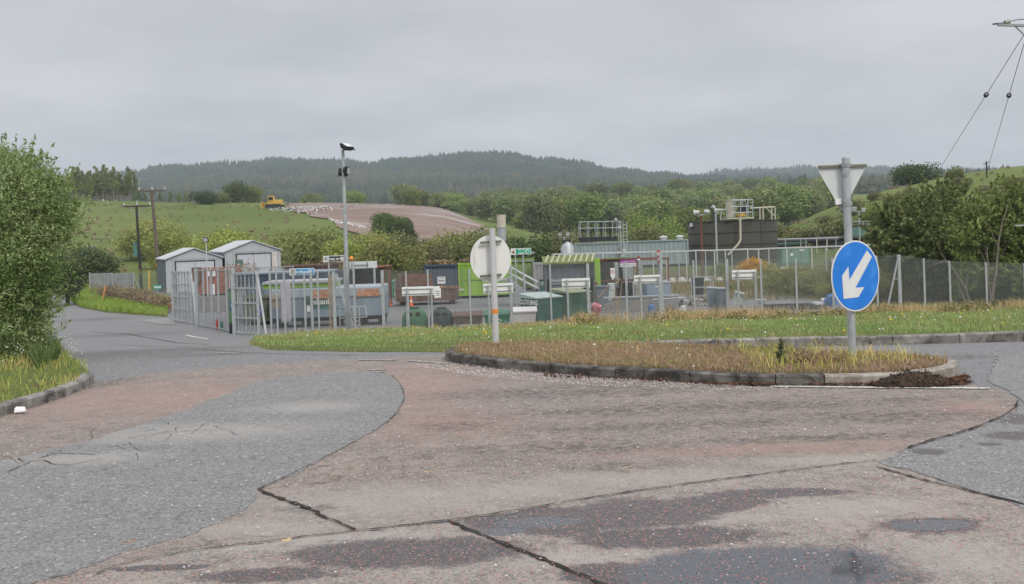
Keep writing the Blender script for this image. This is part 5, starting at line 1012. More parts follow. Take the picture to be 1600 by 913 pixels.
def wheeled(label, x0, y0, x1, Y, mat, lidm, flat=False, yb=None, name='waste_bin', ribs=True):
    f = Fr(name, label, 'bin', Y, (x0+x1)/2); a, c, z0, z1 = f.rect(x0, y0, x1, y0+10); D = .8; mb = MB(); mb.prism([(a+.05, .12), (c-.05, .12), (c, z1-.1), (a, z1-.1)], 0, D); mb.build('body', mat, f.o, bevel=.025)
    mb = MB()
    if flat: mb.box(a-.03, c+.03, -.04, D+.04, z1-.098, z1)
    else: mb.add([(a-.03, -.05, z1-.14), (c+.03, -.05, z1-.14), (c+.03, D*.6, z1+.02), (a-.03, D*.6, z1+.02), (c+.03, D+.03, z1-.04), (a-.03, D+.03, z1-.04), (a-.03, -.05, z1-.097), (c+.03, -.05, z1-.097)], [(0, 1, 7, 6), (6, 7, 2, 3), (3, 2, 4, 5), (0, 6, 3, 5), (1, 4, 2, 7)])
    o_ = mb.build('lid', lidm, f.o)
    if ribs:
        for k in range(7): x_ = a+(c-a)*(k+.5)/7; MB().beam((x_, -.05, z1-.09), (x_, D*.6, z1+.03), .03).build('lid_rib', mat, f.o)
    for x_ in (a+.12, c-.16): MB().tube((x_, .1, .06), (x_+.04, .1, .06), .08, n=10).build('wheel', black, f.o)
    return f
wheeled('brown four wheeled bin with a ribbed lid', 708, 489, 754, 34.2, M('brown_bin', (.13, .09, .07), .7, 0, .3, 4), brownskip)
f = wheeled('green four wheeled bin right of the brown one', 756, 487, 797, 34.2, binG, M('green_lid', (.06, .17, .10), .6, 0, .3, 5)); swoosh(f, 780, 502, 3.2, signwhite, -.02)
f = wheeled('dirty white lidded bin beside the clothing bank', 799, 482, 838, 34.0, M('dirty_white_plastic', (.56, .54, .52), .6, 0, .12, 7, dirt=(.33, .30, .26), damt=.35), M('white_lid', (.62, .60, .58), .6, 0, .1, 6, dirt=(.4, .37, .32), damt=.3), False, None, 'waste_bin', False)
def bank(label, pxc, yt, Y, w_, hm, rz, mat, roofm, lines=None):
    x = X_at(pxc, Y, 500); r = thing('clothing_bank', label, 'clothing bank', (x, Y, g(x, Y)), rz, 'clothing banks'); h_ = w_/2; MB().box(-h_, h_, -h_, h_, -.1, hm).build('body', mat, r, bevel=.015)
    mb = MB(); e = .05; mb.add([(-h_-e, -h_-e, hm+.002), (h_+e, -h_-e, hm+.002), (h_+e, h_+e, hm+.002), (-h_-e, h_+e, hm+.002), (-h_-e, -h_-e, hm+.04), (h_+e, -h_-e, hm+.04), (h_+e, h_+e, hm+.16), (-h_-e, h_+e, hm+.16)], [(3, 2, 1, 0), (4, 5, 6, 7), (0, 1, 5, 4), (1, 2, 6, 5), (2, 3, 7, 6), (3, 0, 4, 7)]); mb.build('roof', roofm, r)
    MB().box(-h_*.6, h_*.6, -h_-.03, -h_-.002, hm*.62, hm*.8).build('hatch', M('hatch_green', (.03, .08, .06), .6), r)
    if lines:
        for i, (l, s_) in enumerate(lines): text(l, s_, signwhite, r, (-h_-.012, 0, hm-.15-i*.24), rz=-math.pi/2, bold=.008)
    return r
bank('dark green clothing bank with white lettering and a pale roof', 846, 466, 35.2, 1.05, .93, R(32), binD, M('pale_green_roof', (.38, .45, .43), .6, 0, .12, 3), [('CLOTHING', .235), ('SHOES', .22)])
bank('green clothing bank with a mossy roof right of the lettered one', 893, 462, 36.6, 1.02, 1.02, R(34), M('mossy_bank_green', (.05, .11, .07), .7, 0, .3, 3, dirt=(.13, .10, .06), damt=.35), M('mossy_pale_roof', (.25, .28, .17), .8, 0, .2, 4))

# small things about the yard
def cone_mesh(): 
    r = thing('traffic_cone', 'orange traffic cone', 'traffic cone', (0, 0, 0)); MB().box(-.2, .2, -.2, .2, 0, .04).build('base', cone_o, r); MB().lathe([(.15, .04), (.03, .72), (.0, .73)], 12).build('body', cone_o, r, True); MB().lathe([(.112, .28), (.075, .46)], 12).build('white_band', signwhite, r, True); return r
cones = [(240, 55.5, .95, 'orange traffic cone furthest left by the brown hedge'), (257, 55, .95, 'orange traffic cone between two others beside the gate post'), (266, 54, .95, 'orange traffic cone nearest the open gate post'), (608, 50, .9, 'traffic cone with a white band by the rusty container'), (643, 49.4, .7, 'traffic cone in front of the brown skip')]
cm = cone_mesh()
for i, (px, Y, s, lb_) in enumerate(cones):
    o = cm if i == 0 else copytree(cm, (0, 0, 0), 0, 1); o.location = gloc(px, Y, 0, 490); o.scale = (s, s, s); o['label'] = lb_; o['group'] = 'traffic cones'
f = Fr('rubbish_bag', 'pink plastic bag caught on the fence foot', 'bag', 33.4, 932, 481); P, d = lobepts([((0, 0, .0), .13, 1.1), ((.02, 0, -.12), .09, 1)], 300, .9); leaves('film', P, .08, .9, pink, f.o, d, 1.2); mb = MB(); mb.lathe([(.02, .17), (.09, .13), (.12, .02), (.1, -.1), (.04, -.2)], 10); mb.build('bag', pink, f.o)
def can(label, px, py, Y, w_, h_, mat, name='plastic_drum', cat='drum'):
    f = Fr(name, label, cat, Y, px); x0, x1, z0, z1 = f.rect(px-w_/2, py-h_, px+w_/2, py); r_ = (x1-x0)/2; mb = MB(); z0 = max(0, z0) if True else 0; H = z1; mb.lathe([(r_, -.02), (r_*1.02, H*.1), (r_*1.02, H*.85), (r_*.7, H*.96), (r_*.25, H)], 14); mb.build('body', mat, f.o, True); mb = MB(); mb.tube((0, 0, H), (0, 0, H+.05), r_*.2); mb.build('cap', black, f.o); return f
can('white plastic drum lying before the low barrier', 1067, 486, 36, 9, 9, palegrey); can('blue plastic drum by the weeds', 1017, 484, 36, 10, 9, M('blue_plastic', (.08, .16, .32), .5, var=.2)); can('red drum just inside the gate', 338, 505, 38, 4, 6, redm); can('green drum next to the red one inside the gate', 345, 508, 37.8, 4, 5, binG)
can('black rubbish bag by the nearer gate post', 360, 514, 35.4, 7, 9, black, 'rubbish_bag', 'bag'); can('dark drum half hidden right of the blue one', 1046, 490, 35, 11, 12, M('dark_drum', (.09, .085, .07), .7, var=.3))
f = Fr('timber_post', 'stumpy weathered timber post by the white drum', 'post', 34.5, 1046); t_ = f.p(1044, 478); mb = MB(); mb.beam((0, 0, -.1), (0, 0, t_.z), .16); mb.build('post', timber, f.o)
def cabinet(label, x0, y0, x1, Y, mat, d=.4, name='metal_cabinet', base=True):
    f = Fr(name, label, 'cabinet', Y, (x0+x1)/2); mb = MB(); f.box(mb, x0, y0, x1, y0+25, 0, d, True); mb.build('body', mat, f.o, bevel=.012); a, c, z0, z1 = f.rect(x0, y0, x1, y0+2); mb = MB(); mb.box(a-.03, c+.03, -.04, d+.04, z1, z1+.04); mb.build('top', galv, f.o); mb = MB(); mb.box(a+.05, c-.05, -.015, -.002, .2, z1-.08); mb.build('door', mat, f.o); mb = MB(); mb.box(c-.1, c-.07, -.03, -.016, z1*.5, z1*.6); mb.build('handle', black, f.o); return f
cabinet('grey metal cabinet left of the thick fence post', 1108, 451, 1120, 36, steelblue); cabinet('dark cabinet with a pale top touching the thick fence post', 1122, 452, 1134, 35.4, gunmetal); cabinet('small grey box low at the yard edge', 1184, 470, 1196, 40, galv2)
f = Fr('notice_board', 'tilted pale green notice board with a white hood', 'sign', 34, 1156); mb = MB(); q = [f.p(*p_) for p_ in ((1147.5, 457), (1160, 459.5), (1159.5, 477), (1147, 475))]; mb.prism([(p_.x, p_.z) for p_ in q], 0, .05); mb.build('panel', M('pale_mint', (.48, .58, .54), .5, var=.06), f.o); q = [f.p(*p_) for p_ in ((1149.5, 454), (1162, 457), (1161.5, 460), (1149, 457.3))]; mb = MB(); mb.prism([(p_.x, p_.z) for p_ in q], -.12, .1); mb.build('hood', whitep, f.o); mb = MB(); mb.beam((0, .08, -.1), f.p(1154.5, 460, .08), .07); t_ = f.p(1158, 478, .08); mb.beam((t_.x, .08, -.1), t_, .1); mb.build('post', rust, f.o)
f = Fr('block_wall', 'low dark grey block wall behind the verge fence on the right', 'wall', 38, 1260); mb = MB(); f.box(mb, 1196, 474, 1335, 492, 0, .3, True); mb.build('wall', M('dark_block', (.11, .105, .10), .9, var=.3, scale=3, bump=.4), f.o); mb = MB(); f.box(mb, 1196, 472.4, 1335, 474.2, -.04, .34); mb.build('coping', m_conc, f.o)
f = Fr('white_table', 'white topped bench beside the blue tarpaulin', 'bench', 36.5, 1290); mb = MB(); f.box(mb, 1276, 473.6, 1302, 476.2, 0, .6); mb.build('top', palegrey, f.o); mb = MB(); f.box(mb, 1289, 467, 1301, 471, .1, .5); mb.build('box', whitep, f.o, bevel=.03); [mb.beam(f.p(a, 476), f.p(b_, 495), .04) or mb for a, b_ in ()]; mb = MB(); mb.beam(f.p(1286, 476), f.p(1280, 494), .04); mb.beam(f.p(1298, 476, .5), f.p(1302, 494, .5), .04); mb.build('legs', galv2, f.o)
f = Fr('tarpaulin_heap', 'crumpled blue tarpaulin heap behind the blue sign pole', 'tarpaulin', 36.3, 1312); P, d = lobepts([((-.15, .2, .35), .3, .8), ((.2, .2, .3), .32, .8), ((0, .2, .15), .4, .7)], 900, .85); P[:, 2] = np.maximum(P[:, 2], 0); leaves('folds', P, .1, .9, bluetarp, f.o, d, 1.3); mb = MB(); mb.lathe([(.45, -.05), (.42, .3), (.25, .5), (.05, .58)], 12, (0, .2, 0)); mb.build('tarpaulin', bluetarp, f.o, True)
f = Fr('low_fence_rail', 'pale bent rail over the weeds before the storage bay', 'rail', 37, 1060); mb = MB(); mb.tube(f.p(1020, 468), f.p(1068, 465), .025, n=6); mb.tube(f.p(1068, 465), f.p(1073, 470), .025, n=6); mb.tube(f.p(1073, 470), f.p(1074, 494), .025, n=6); mb.build('rail', galv, f.o)
random.seed(77); mb = MB(); f = Fr('dead_branches', 'pale dead branches sticking up from the weeds by the pink bag', 'branches', 32.6, 962)
for a, c in (((963, 500), (962, 445)), ((962, 445), (969, 434)), ((966, 500), (972, 440)), ((964, 475), (970, 460)), ((935, 465), (950, 448)), ((985, 482), (1012, 465))): mb.tube(f.p(*a), f.p(*c), .022, .012, 5)
mb.build('branches', timber, f.o)
f = Fr('timber_plank', 'grey plank lying on weeds right of the lamp mast', 'plank', 32.6, 580, 520); mb = MB(); mb.beam(f.p(573, 524), f.p(591, 513.5), .05, .1); mb.build('plank', galv2, f.o)
# near the gate: bin, low block, red container, wall
f, bb = container('faded red container in front of the sheds', 308, 418.5, 364, 68, redc, pitch=.26); mb = MB(); [f.box(mb, *q, -.05, -.03) for q in ((325, 424, 330, 432), (332, 424, 337, 432), (328, 444, 336, 461))]; mb.build('notices', whitep, f.o)
mb = MB(); f.box(mb, 302, 418, 315, 440, -.35, -.05); mb.build('side_door', brownskip, f.o)
f = Fr('waste_bin', 'tall green bin left of the nearer gate leaf', 'bin', 37, 360); mb = MB(); f.box(mb, 353.5, 453, 366, 500, 0, .6, True); mb.build('body', M('mid_green', (.07, .17, .06), .6, 0, .2, 3), f.o, bevel=.03); mb = MB(); f.box(mb, 352.8, 450.5, 366.8, 453.2, -.03, .64); mb.build('lid', gunmetal, f.o)
f = Fr('low_wall', 'low grey wall inside the entrance behind the fence panels', 'wall', 50, 330); mb = MB(); f.box(mb, 306, 463, 356, 480, 0, .3, True); mb.build('wall', m_conc, f.o)
f, bb = container('small blue container half hidden behind the gate leaf', 372, 440, 412, 44, steelblue, pitch=.3)
f, bb = container('olive crate stack behind the nearer gate', 380, 462, 425, 40, M('olive_crate', (.16, .17, .12), .7, 0, .3, 3), pitch=.2, depth=1.2)
# sheds
def shed(label, Y, px, wd, eave, ridge, depth, rz, door, rightpale=False):
    x = X_at(px, Y, 450); r = thing('shed', label, 'shed', (x, Y, g(x, Y)-.05), rz); h_ = wd/2
    mb = MB(); mb.corr(-h_, h_, 0, 0, eave, .2, .03, .02); mb.build('front_cladding', cladd, r)
    mb = MB(); mb.prism([(-h_, eave), (h_, eave), (0, ridge)], .0, .06); mb.build('gable', cladd, r)
    mb = MB(); mb.box(-h_, -h_+.04, .06, depth, 0, eave); mb.box(h_-.04, h_, .06, depth, 0, eave); mb.build('side_wall', gunmetal, r); mb = MB(); mb.prism([(-h_, 0), (h_, 0), (h_, eave), (0, ridge), (-h_, eave)], depth-.06, depth); mb.build('rear_wall', cladd, r)  # side walls' shade is put into the colour, darker than the front
    mb = MB()
    for s in (-1, 1): mb.add([(0, -.15, ridge+.02), (s*(h_+.12), -.15, eave-.02), (s*(h_+.12), depth+.1, eave-.02), (0, depth+.1, ridge+.02), (0, -.15, ridge+.09), (s*(h_+.12), -.15, eave+.06), (s*(h_+.12), depth+.1, eave+.06), (0, depth+.1, ridge+.09)], [(0, 1, 2, 3), (4, 7, 6, 5), (0, 4, 5, 1), (1, 5, 6, 2), (3, 2, 6, 7)])
    mb.build('roof', clroof, r); d0, d1, dt = door
    for k in range(2): a = d0+(d1-d0)*k/2; MB().box(a+.02, a+(d1-d0)/2-.02, -.05, -.012, .05, dt).build('door', cladd2, r)
    mb = MB(); mb.box(d0-.1, d1+.1, -.09, -.055, dt, dt+.07); mb.box(d0-.07, d0, -.06, -.013, .05, dt-.003); mb.box(d1, d1+.07, -.06, -.013, .05, dt-.003); mb.build('door_track', black, r)
    if rightpale: MB().box(h_-1.0, h_-.25, -.04, -.012, 0, eave-.1).build('pale_strip', M('cream_panel', (.55, .51, .48), .6), r)
    return r
shed('small pale grey corrugated shed with a shallow gable', 75, 305, 4.15, 2.55, 3.3, 6, R(26), (-1.35, 1.45, 2.35))
shed('larger grey corrugated shed with double doors and a dark side', 77, 397, 4.3, 2.95, 3.75, 8, R(25), (-1.25, 1.35, 2.75), True)
f = Fr('electric_box', 'grey boxes on the front of the larger shed', 'box', 73, 372, 412); mb = MB(); f.box(mb, 367, 406, 372, 412, 0, .3); f.box(mb, 374, 406, 378, 416, 0, .3); mb.build('box', gcab, f.o)

# more of the clutter that fills the yard
f, bb = container('dark brown container behind the blue hopper', 441, 414, 519, 60, M('dull_brown', (.13, .085, .07), .8, 0, .3, 1.5, dirt=(.08, .06, .05), damt=.4, streak=True), pitch=.3)
f = Fr('pallet_stack', 'stack of grey timber pallets inside the ribbed roof shelter', 'pallets', 48.6, 893); mb = MB()
for k in range(5): mb.box(-.6, .6, 0, 1, .16*k, .16*k+.05); [mb.box(x_, x_+.1, 0, 1, .16*k+.05, .16*k+.16) for x_ in (-.6, -.05, .5)]
mb.build('pallets', timber, f.o)
f = Fr('scrap_heap', 'low heap of mixed scrap on the yard right of the blue box', 'scrap heap', 43, 1070); P, d = lobepts([((x_, 0, .1), random.uniform(.2, .4), .7) for x_ in (-.9, -.5, 0, .5, .9)], 900, .5); P[:, 2] = np.maximum(P[:, 2], 0); leaves('scrap', P, .09, .6, leafmat('scrap_mix', [(.07, .06, .05), (.20, .17, .14), (.35, .34, .33)], 1.5, 0, .7, .2), f.o, d, .5)
def wheelie(px, Y, label, m_):
    f = Fr('wheelie_bin', label, 'wheelie bin', Y, px); mb = MB(); mb.prism([(-.22, .1), (.22, .1), (.28, .95), (-.28, .95)], 0, .5); mb.build('body', m_, f.o, bevel=.02); MB().box(-.3, .3, -.06, .56, .952, 1.02).build('lid', m_, f.o, bevel=.01); [MB().tube((x_, .48, .1), (x_+.05, .48, .1), .1, n=10).build('wheel', black, f.o) for x_ in (-.26, .2)]
wheelie(872, 46, 'dark wheelie bin left inside the ribbed roof shelter', gunmetal); wheelie(608, 56, 'green wheelie bin between the rusty container and the brown skip', binG); wheelie(1092, 48, 'dark wheelie bin on the yard left of the grey cabinet', black); wheelie(942, 42, 'grey wheelie bin before the lime green end post', gunmetal)
f = Fr('steel_cage', 'empty mesh cage trolley left of the grey metal cabinet', 'cage', 41, 1100); mb = MB()
for x_ in (-.4, .4):
    for y_ in (0, .6): mb.beam((x_, y_, .05), (x_, y_, 1.3), .03)
for z_ in (.15, .5, .85, 1.28): mb.beam((-.4, 0, z_), (.4, 0, z_), .02); mb.beam((-.4, .6, z_), (.4, .6, z_), .02); mb.beam((-.4, 0, z_), (-.4, .6, z_), .02); mb.beam((.4, 0, z_), (.4, .6, z_), .02)
mb.build('frame', galv, f.o)
# ------------------------------------------------------------------ the two road signs of the island
b0 = Vector((*G(1332, 565, .12), 0)); YS = b0.y; b0.z = .1; r = thing('road_sign', 'steel post with a blue keep left sign and the back of a triangular sign', 'road sign', b0)
def loc(px, py, d=0, Y=None): p = W(px, py, YS) - b0; return Vector((p.x, d, p.z))
H = loc(1322, 249).z; k = YS/F
MB().tube((0, 0, -.15), (0, 0, H), .045, .045, 16).build('pole', galv, r, True); MB().lathe([(.047, H-.01), (.047, H+.02), (.02, H+.03)], 16).build('pole_cap', galv2, r, True)
c = loc(1333, 431); rd = 55.2*k; e = bpy.data.objects.new('disc', None)
mb = MB(); n = 48
mb.add([(math.cos(2*math.pi*i/n)*rd, y, math.sin(2*math.pi*i/n)*rd) for y in (0, .004) for i in range(n)], [tuple(range(n)), tuple(range(2*n-1, n-1, -1))]+[(i, n+i, n+(i+1) % n, (i+1) % n) for i in range(n)])
disc = mb.build('round_sign', signwhite, r); q_ = loc(1328, 431); disc.location = (q_.x+.045, -.066, c.z); disc.rotation_euler[2] = R(31)
mb = MB(); mb.add([(math.cos(2*math.pi*i/n)*rd*.955, -.003, math.sin(2*math.pi*i/n)*rd*.955) for i in range(n)], [tuple(range(n))]); mb.build('blue_face', bluep, disc)
ar = [(.488, .697), (.688, .513), (-.05, -.332), (.31, -.332), (.07, -.60), (-.544, -.614), (-.58, .024), (-.31, .27), (-.288, -.11)]
mb = MB(); mb.prism([(x*rd, z*rd) for x, z in ar], -.008, -.004); mb.build('arrow', signwhite, disc)
mb = MB(); mb.box(-rd*.8, rd*.8, .005, .03, rd*.42, rd*.5); mb.box(-rd*.8, rd*.8, .005, .03, -rd*.5, -rd*.42); mb.build('rail', galv2, disc); [MB().tube((0, 0, c.z+s*rd*.46-.02), (0, 0, c.z+s*rd*.46+.02), .05, n=12).build('clip', galv2, r) for s in (-1, 1)]
tri = [loc(1275.5, 257), loc(1359.5, 254), loc(1318.5, 331)]; pts = []
for i in range(3):
    a, b_, d = tri[i-1], tri[i], tri[(i+1) % 3]
    for q in (.09, .03): pts.append(b_.lerp(a, q))
    for q in (.03, .09): pts.append(b_.lerp(d, q))
mb = MB(); mb.prism([(p.x, p.z) for p in pts][::-1], .062, .066); mb.build('triangular_sign', backgrey, r)
for (x0, x1, y) in ((1281, 1356, 259.5), (1312, 1326, 319)): a, b_ = loc(x0, y+1.3), loc(x1, y-1.3); mb = MB(); mb.beam((a.x, .045, a.z), (b_.x, .045, b_.z), .022, .03); mb.build('rail', mossy, r)
for y in (258, 319): q = loc(1322, y); MB().tube((q.x-q.x, 0, q.z-.025), (0, 0, q.z+.025), .055, n=12).build('clip', galv2, r)
q = loc(1312, 315); MB().box(q.x-.035, q.x+.035, .03, .06, q.z-.035, q.z+.035).build('sticker', whitep, r)
b0 = Vector((*G(775, 541, .12), 0)); YS = b0.y; b0.z = g(b0.x, YS)+.08; k = YS/F
r = thing('road_sign', 'pale grey post with the plain white back of a round sign', 'road sign', b0)
H = loc(768.5, 357).z; z1 = loc(773, 487).z; MB().tube((0, 0, -.15), (0, 0, z1-.03), .052, .048, 14).build('pole', palegrey, r, True); MB().tube((0, 0, z1-.03), (0, 0, z1+.04), .0505, n=14).build('orange_band', orange, r, True); MB().tube((0, 0, z1+.04), (0, 0, H), .048, .045, 14).build('upper_pole', palegrey, r, True)
c = loc(766.5, 405); rx, rz_ = 31.8*k, 37.3*k; mb = MB(); mb.add([(c.x+math.cos(2*math.pi*i/n)*rz_, y, c.z+math.sin(2*math.pi*i/n)*rz_) for y in (.065, .069) for i in range(n)], [tuple(range(n)), tuple(range(2*n-1, n-1, -1))]+[(i, n+i, n+(i+1) % n, (i+1) % n) for i in range(n)])
dd = mb.build('round_sign', backwhite, r); dd.rotation_euler[2] = 0
ang = math.acos(rx/rz_); me = dd.data
for v in me.vertices:
    x = v.co.x-c.x; y = v.co.y-.067; v.co.x = c.x + x*math.cos(ang) - y*math.sin(ang); v.co.y = .1 + x*math.sin(ang)*.0 + y + x*math.sin(ang)*.45
for yy in (379, 431.5): q = loc(767, yy); mb = MB(); mb.beam((q.x-.155, .05-.06, q.z), (q.x+.155, .05+.05, q.z+.01), .03, .035); mb.build('rail', mossy, r)
# soil heap, uprooted clump, litter
hx, hy = G(1425, 603); P, d = lobepts([((0, 0, 0), .27, .42), ((.2, -.02, -.02), .2, .4), ((-.2, -.03, -.02), .2, .35), ((.36, -.05, -.03), .14, .3)], 5200, .75); P[:, 2] = np.maximum(P[:, 2], 0); P[:, 0] *= 1.15
hp_ = thing('soil_heap', 'dark heap of soil and leaf litter against the island kerb', 'soil heap', (hx, hy, LVL+.02)); leaves('litter', P, .016, .6, leafmat('dark_litter', [(.025, .018, .012), (.05, .033, .022), (.11, .06, .035)], 3, 0, .95, .3), hp_, d, .5); mb = MB(); mb.lathe([(.38, 0), (.3, .05), (.18, .09), (.05, .11)], 18); o_ = mb.build('mound', M('dark_soil', (.045, .032, .022), .95, var=.5, scale=14, bump=.8), hp_, True); o_.scale = (1.1, .7, .95)
cx_, cy_ = G(1262, 572, .12); P, d = lobepts([((0, 0, .05), .16, .6), ((.22, .05, .04), .15, .6), ((.42, 0, .02), .13, .6), ((-.18, 0, .02), .1, .6)], 2200, .5); P[:, 2] = np.maximum(P[:, 2], 0)
cl_ = thing('uprooted_turf', 'brown uprooted turf clump left of the blue sign pole', 'turf clump', (cx_, cy_, .15)); leaves('turf', P, .026, .3, GR_dry, cl_); mb = MB(); mb.lathe([(.25, -.02), (.2, .06), (.05, .1)], 12, (.1, 0, 0)); mb.build('root_soil', M('root_soil', (.12, .07, .04), .95, var=.4, scale=14, bump=.6), cl_, True)
dm = leafmat('dock_leaf', [(.06, .08, .04), (.10, .12, .05)], 3, .1); dk_ = thing('dock_plant', 'dark upright dock plant left of the uprooted turf', 'plant', (*G(1221, 575, .12), .14)); P, d = lobepts([((0, 0, .12), .06, 2.0), ((0, 0, .24), .035, 2.0)], 240, .1); leaves('leaves', P, .022, .4, dm, dk_); MB().tube((0, 0, -.03), (.01, 0, .33), .006, n=5).build('stem', dm, dk_)
def flat_leaf(px, py, label, s, m):
    x, y = G(px, py); t_ = thing('fallen_leaf', label, 'leaf', (x, y, LVL+.035), random.random()*6); mb = MB(); vs = []; 
    for i, w_ in enumerate((0, .32, .42, .3, 0)): vs += [(s*(i/4-.5)*1.6, -w_*s*.8, .002*abs(i-2)), (s*(i/4-.5)*1.6, w_*s*.8, .004*abs(i-2)+.004)]
    mb.add(vs, [(2*i, 2*i+2, 2*i+3, 2*i+1) for i in range(4)]); o = mb.build('blade', m, t_); q = o.modifiers.new('Solidify', 'SOLIDIFY'); q.thickness = .002
lf = M('orange_leaf', (.50, .22, .07), .7, var=.25, scale=30); lf2 = M('tan_leaf', (.48, .36, .2), .7, var=.2, scale=30)
flat_leaf(669, 750, 'curled orange leaf on the middle of the near road', .055, lf2); flat_leaf(978, 742, 'yellow brown leaf right of the middle of the near road', .055, lf2); flat_leaf(202, 862, 'orange leaf on the grey road at the lower left', .04, lf); flat_leaf(448, 859, 'pale twisted leaf above the dark wet patch', .045, lf2); flat_leaf(105, 665, 'small pale leaf on the red road at the left', .03, lf2)
x, y = G(31, 650); t_ = thing('paper_litter', 'crumpled white paper cup by the left kerb', 'litter', (x, y, LVL+.02), .5); mb = MB(); mb.add([(-.06, -.03, 0), (.05, -.04, .0), (.07, .03, .0), (-.04, .04, 0), (-.05, -.02, .05), (.04, -.03, .035), (.055, .02, .05), (-.03, .03, .06)], [(3, 2, 1, 0), (4, 5, 6, 7), (0, 1, 5, 4), (1, 2, 6, 5), (2, 3, 7, 6), (3, 0, 4, 7)]); mb.build('paper', whitep, t_, bevel=.01)

# ------------------------------------------------------------------ treatment works behind the yard
def long_container(label, x0, y0, x1, Y, mat, hm=2.6):
    f = Fr('shipping_container', label, 'container', Y, (x0+x1)/2, group='grey shipping containers'); a, c, z0, z1 = f.rect(x0, y0, x1, y0+38); mb = MB(); mb.corr(a+.1, c-.1, .02, z0+.15, z1-.12, .42, .06); mb.build('side_wall', mat, f.o)
    mb = MB(); mb.box(a+.05, c-.05, .12, 2.4, z0+.1, z1-.03); mb.build('shell', mat, f.o); mb = MB(); mb.box(a, c, -.03, .1, z1-.12, z1); mb.box(a, c, -.03, .1, z0, z0+.15); mb.box(a, a+.14, -.05, .12, z0, z1+.003); mb.box(c-.14, c, -.05, .12, z0, z1+.003); mb.build('frame', mat, f.o); MB().box(a+.3, c-.3, .2, 2.2, -.1, z0+.12).build('footing', darkm, f.o)
    n_ = int((c-a)/.42); mb = MB(); [mb.box(a+.2+i*.42, a+.36+i*.42, -.034, -.031, z1-.22, z1-.13) for i in range(n_-1)]; mb.build('vent_slots', gunmetal, f.o); return f, (a, c, z0, z1)
long_container('pale blue grey long container under the generator platform', 899, 379, 974, 96, aqua); f, bb = long_container('pale blue grey long container reaching the round tank', 975, 375.5, 1076, 95, aqua)
[MB().lathe([(.3, bb[3]), (.3, bb[3]+.15), (.42, bb[3]+.25), (.3, bb[3]+.36), (.02, bb[3]+.4)], 10, (x_, 1.2, 0)).build('roof_vent', palegrey, f.o) for x_ in (bb[1]-2.2, bb[1]-.6)]
f = Fr('storage_tank', 'small grey tank with a hatch at the left of the containers', 'tank', 92, 889); a, c, z0, z1 = f.rect(879, 386, 900, 400); mb = MB(); r_ = (c-a)/2; mb.lathe([(r_, -.1), (r_, z1), (r_*.6, z1+.35), (r_*.5, z1+.5), (0.02, z1+.52)], 20); mb.build('shell', galv, f.o, True); MB().box(-.5, .3, -.3, .3, z1+.45, z1+.65).build('hatch', black, f.o)
f = Fr('generator_platform', 'black platform with grey railings on top of the container', 'platform', 97, 936, 378); mb = MB(); f.box(mb, 907, 370, 965, 377.5, 0, 2.4); mb.build('base', black, f.o)
mb = MB()
for x_ in (907, 967): mb.tube(f.p(x_, 347, 0), f.p(x_, 347, 2.3), .035, n=5)
for d_ in (0, 2.3):
    for y in (347, 357): mb.tube(f.p(906, y, d_), f.p(968, y-1, d_), .035, n=5)
    for x_ in (907, 920, 933, 946, 957, 967): mb.tube(f.p(x_, 347, d_), f.p(x_, 371, d_), .035, n=5)
mb.build('railing', galv, f.o); [MB().tube(f.p(x_, 340, 1), f.p(x_, 369, 1), .09, n=8).build('exhaust_pipe', black, f.o) for x_ in (941, 955)]
f = Fr('access_ladder', 'tall caged ladder right of the generator platform', 'ladder', 91, 976); mb = MB(); a, b_ = f.p(973, 346), f.p(979, 346); mb.tube((a.x, 0, -.1), a, .04, n=5); mb.tube((b_.x, 0, -.1), b_, .04, n=5); [mb.tube((a.x, 0, z_), (b_.x, 0, z_), .025, n=4) for z_ in np.arange(.3, a.z, .35)]; q = f.p(982, 363); mb.tube(f.p(973, 362), q, .03, n=5); mb.build('rails', galv, f.o)
# chimney
f = Fr('flue_pipe', 'upright steel flue pipe with a pale top behind the round sign', 'chimney', 66, 785); t_ = W(783, 335, 66); f.loc = Vector((t_.x, 66, g(t_.x, 66))); f.o.location = f.loc; H = t_.z-f.loc.z; r_ = 6.8*66/F; MB().tube((0, 0, -.1), (0, 0, H-.9), r_, n=18).build('flue', galv, f.o, True); MB().tube((0, 0, H-.9), (0, 0, H), r_*1.03, n=18).build('flue_top', tan, f.o, True); MB().tube((0, 0, H-.95), (0, 0, H-.88), r_*1.1, n=18).build('collar', galv2, f.o); MB().tube((0, 0, H-.02), (0, 0, H+.003), r_*1.08, n=18).build('rim', rust, f.o)
# round tank
YT = 98; cxT = X_at(1145, YT, 390); f = Fr('round_tank', 'big dark round tank with a platform and pipes on its top', 'tank', YT, 1145); f.loc = Vector((cxT, YT, g(cxT, YT))); f.o.location = f.loc; r_ = 68*YT/F
T0 = 0; zt = f.p(1145, 345).z; mb = MB(); mb.lathe([(r_, -.2), (r_, zt), (r_*.97, zt), (r_*.97, zt-.4)], 56); mb.build('shell', tankm, f.o, True)
mb = MB(); [mb.lathe([(r_+.04, z_), (r_+.04, z_+.07), (r_+.003, z_+.075), (r_+.003, z_-.005)], 56) for z_ in (zt-.09, zt*.45, zt*.72)]; mb.build('hoop', M('tank_hoop', (.055, .05, .04), .7), f.o)
for a in (-1.12,): mb = MB(); mb.tube((math.cos(a)*(r_+.02), math.sin(a)*(r_+.02), 0), (math.cos(a)*(r_+.02), math.sin(a)*(r_+.02), zt), .035, n=5); mb.build('seam', MATS['tank_hoop'], f.o)
FR = -r_
mb = MB(); f.box(mb, 1121, 341.2, 1161, 343.2, FR-.2, FR+2.6); mb.build('platform', tan, f.o)
mb = MB()
for x_ in (1128, 1159): mb.tube(f.p(x_, 315, FR-.1), f.p(x_, 315, FR+2.3), .05, n=5)
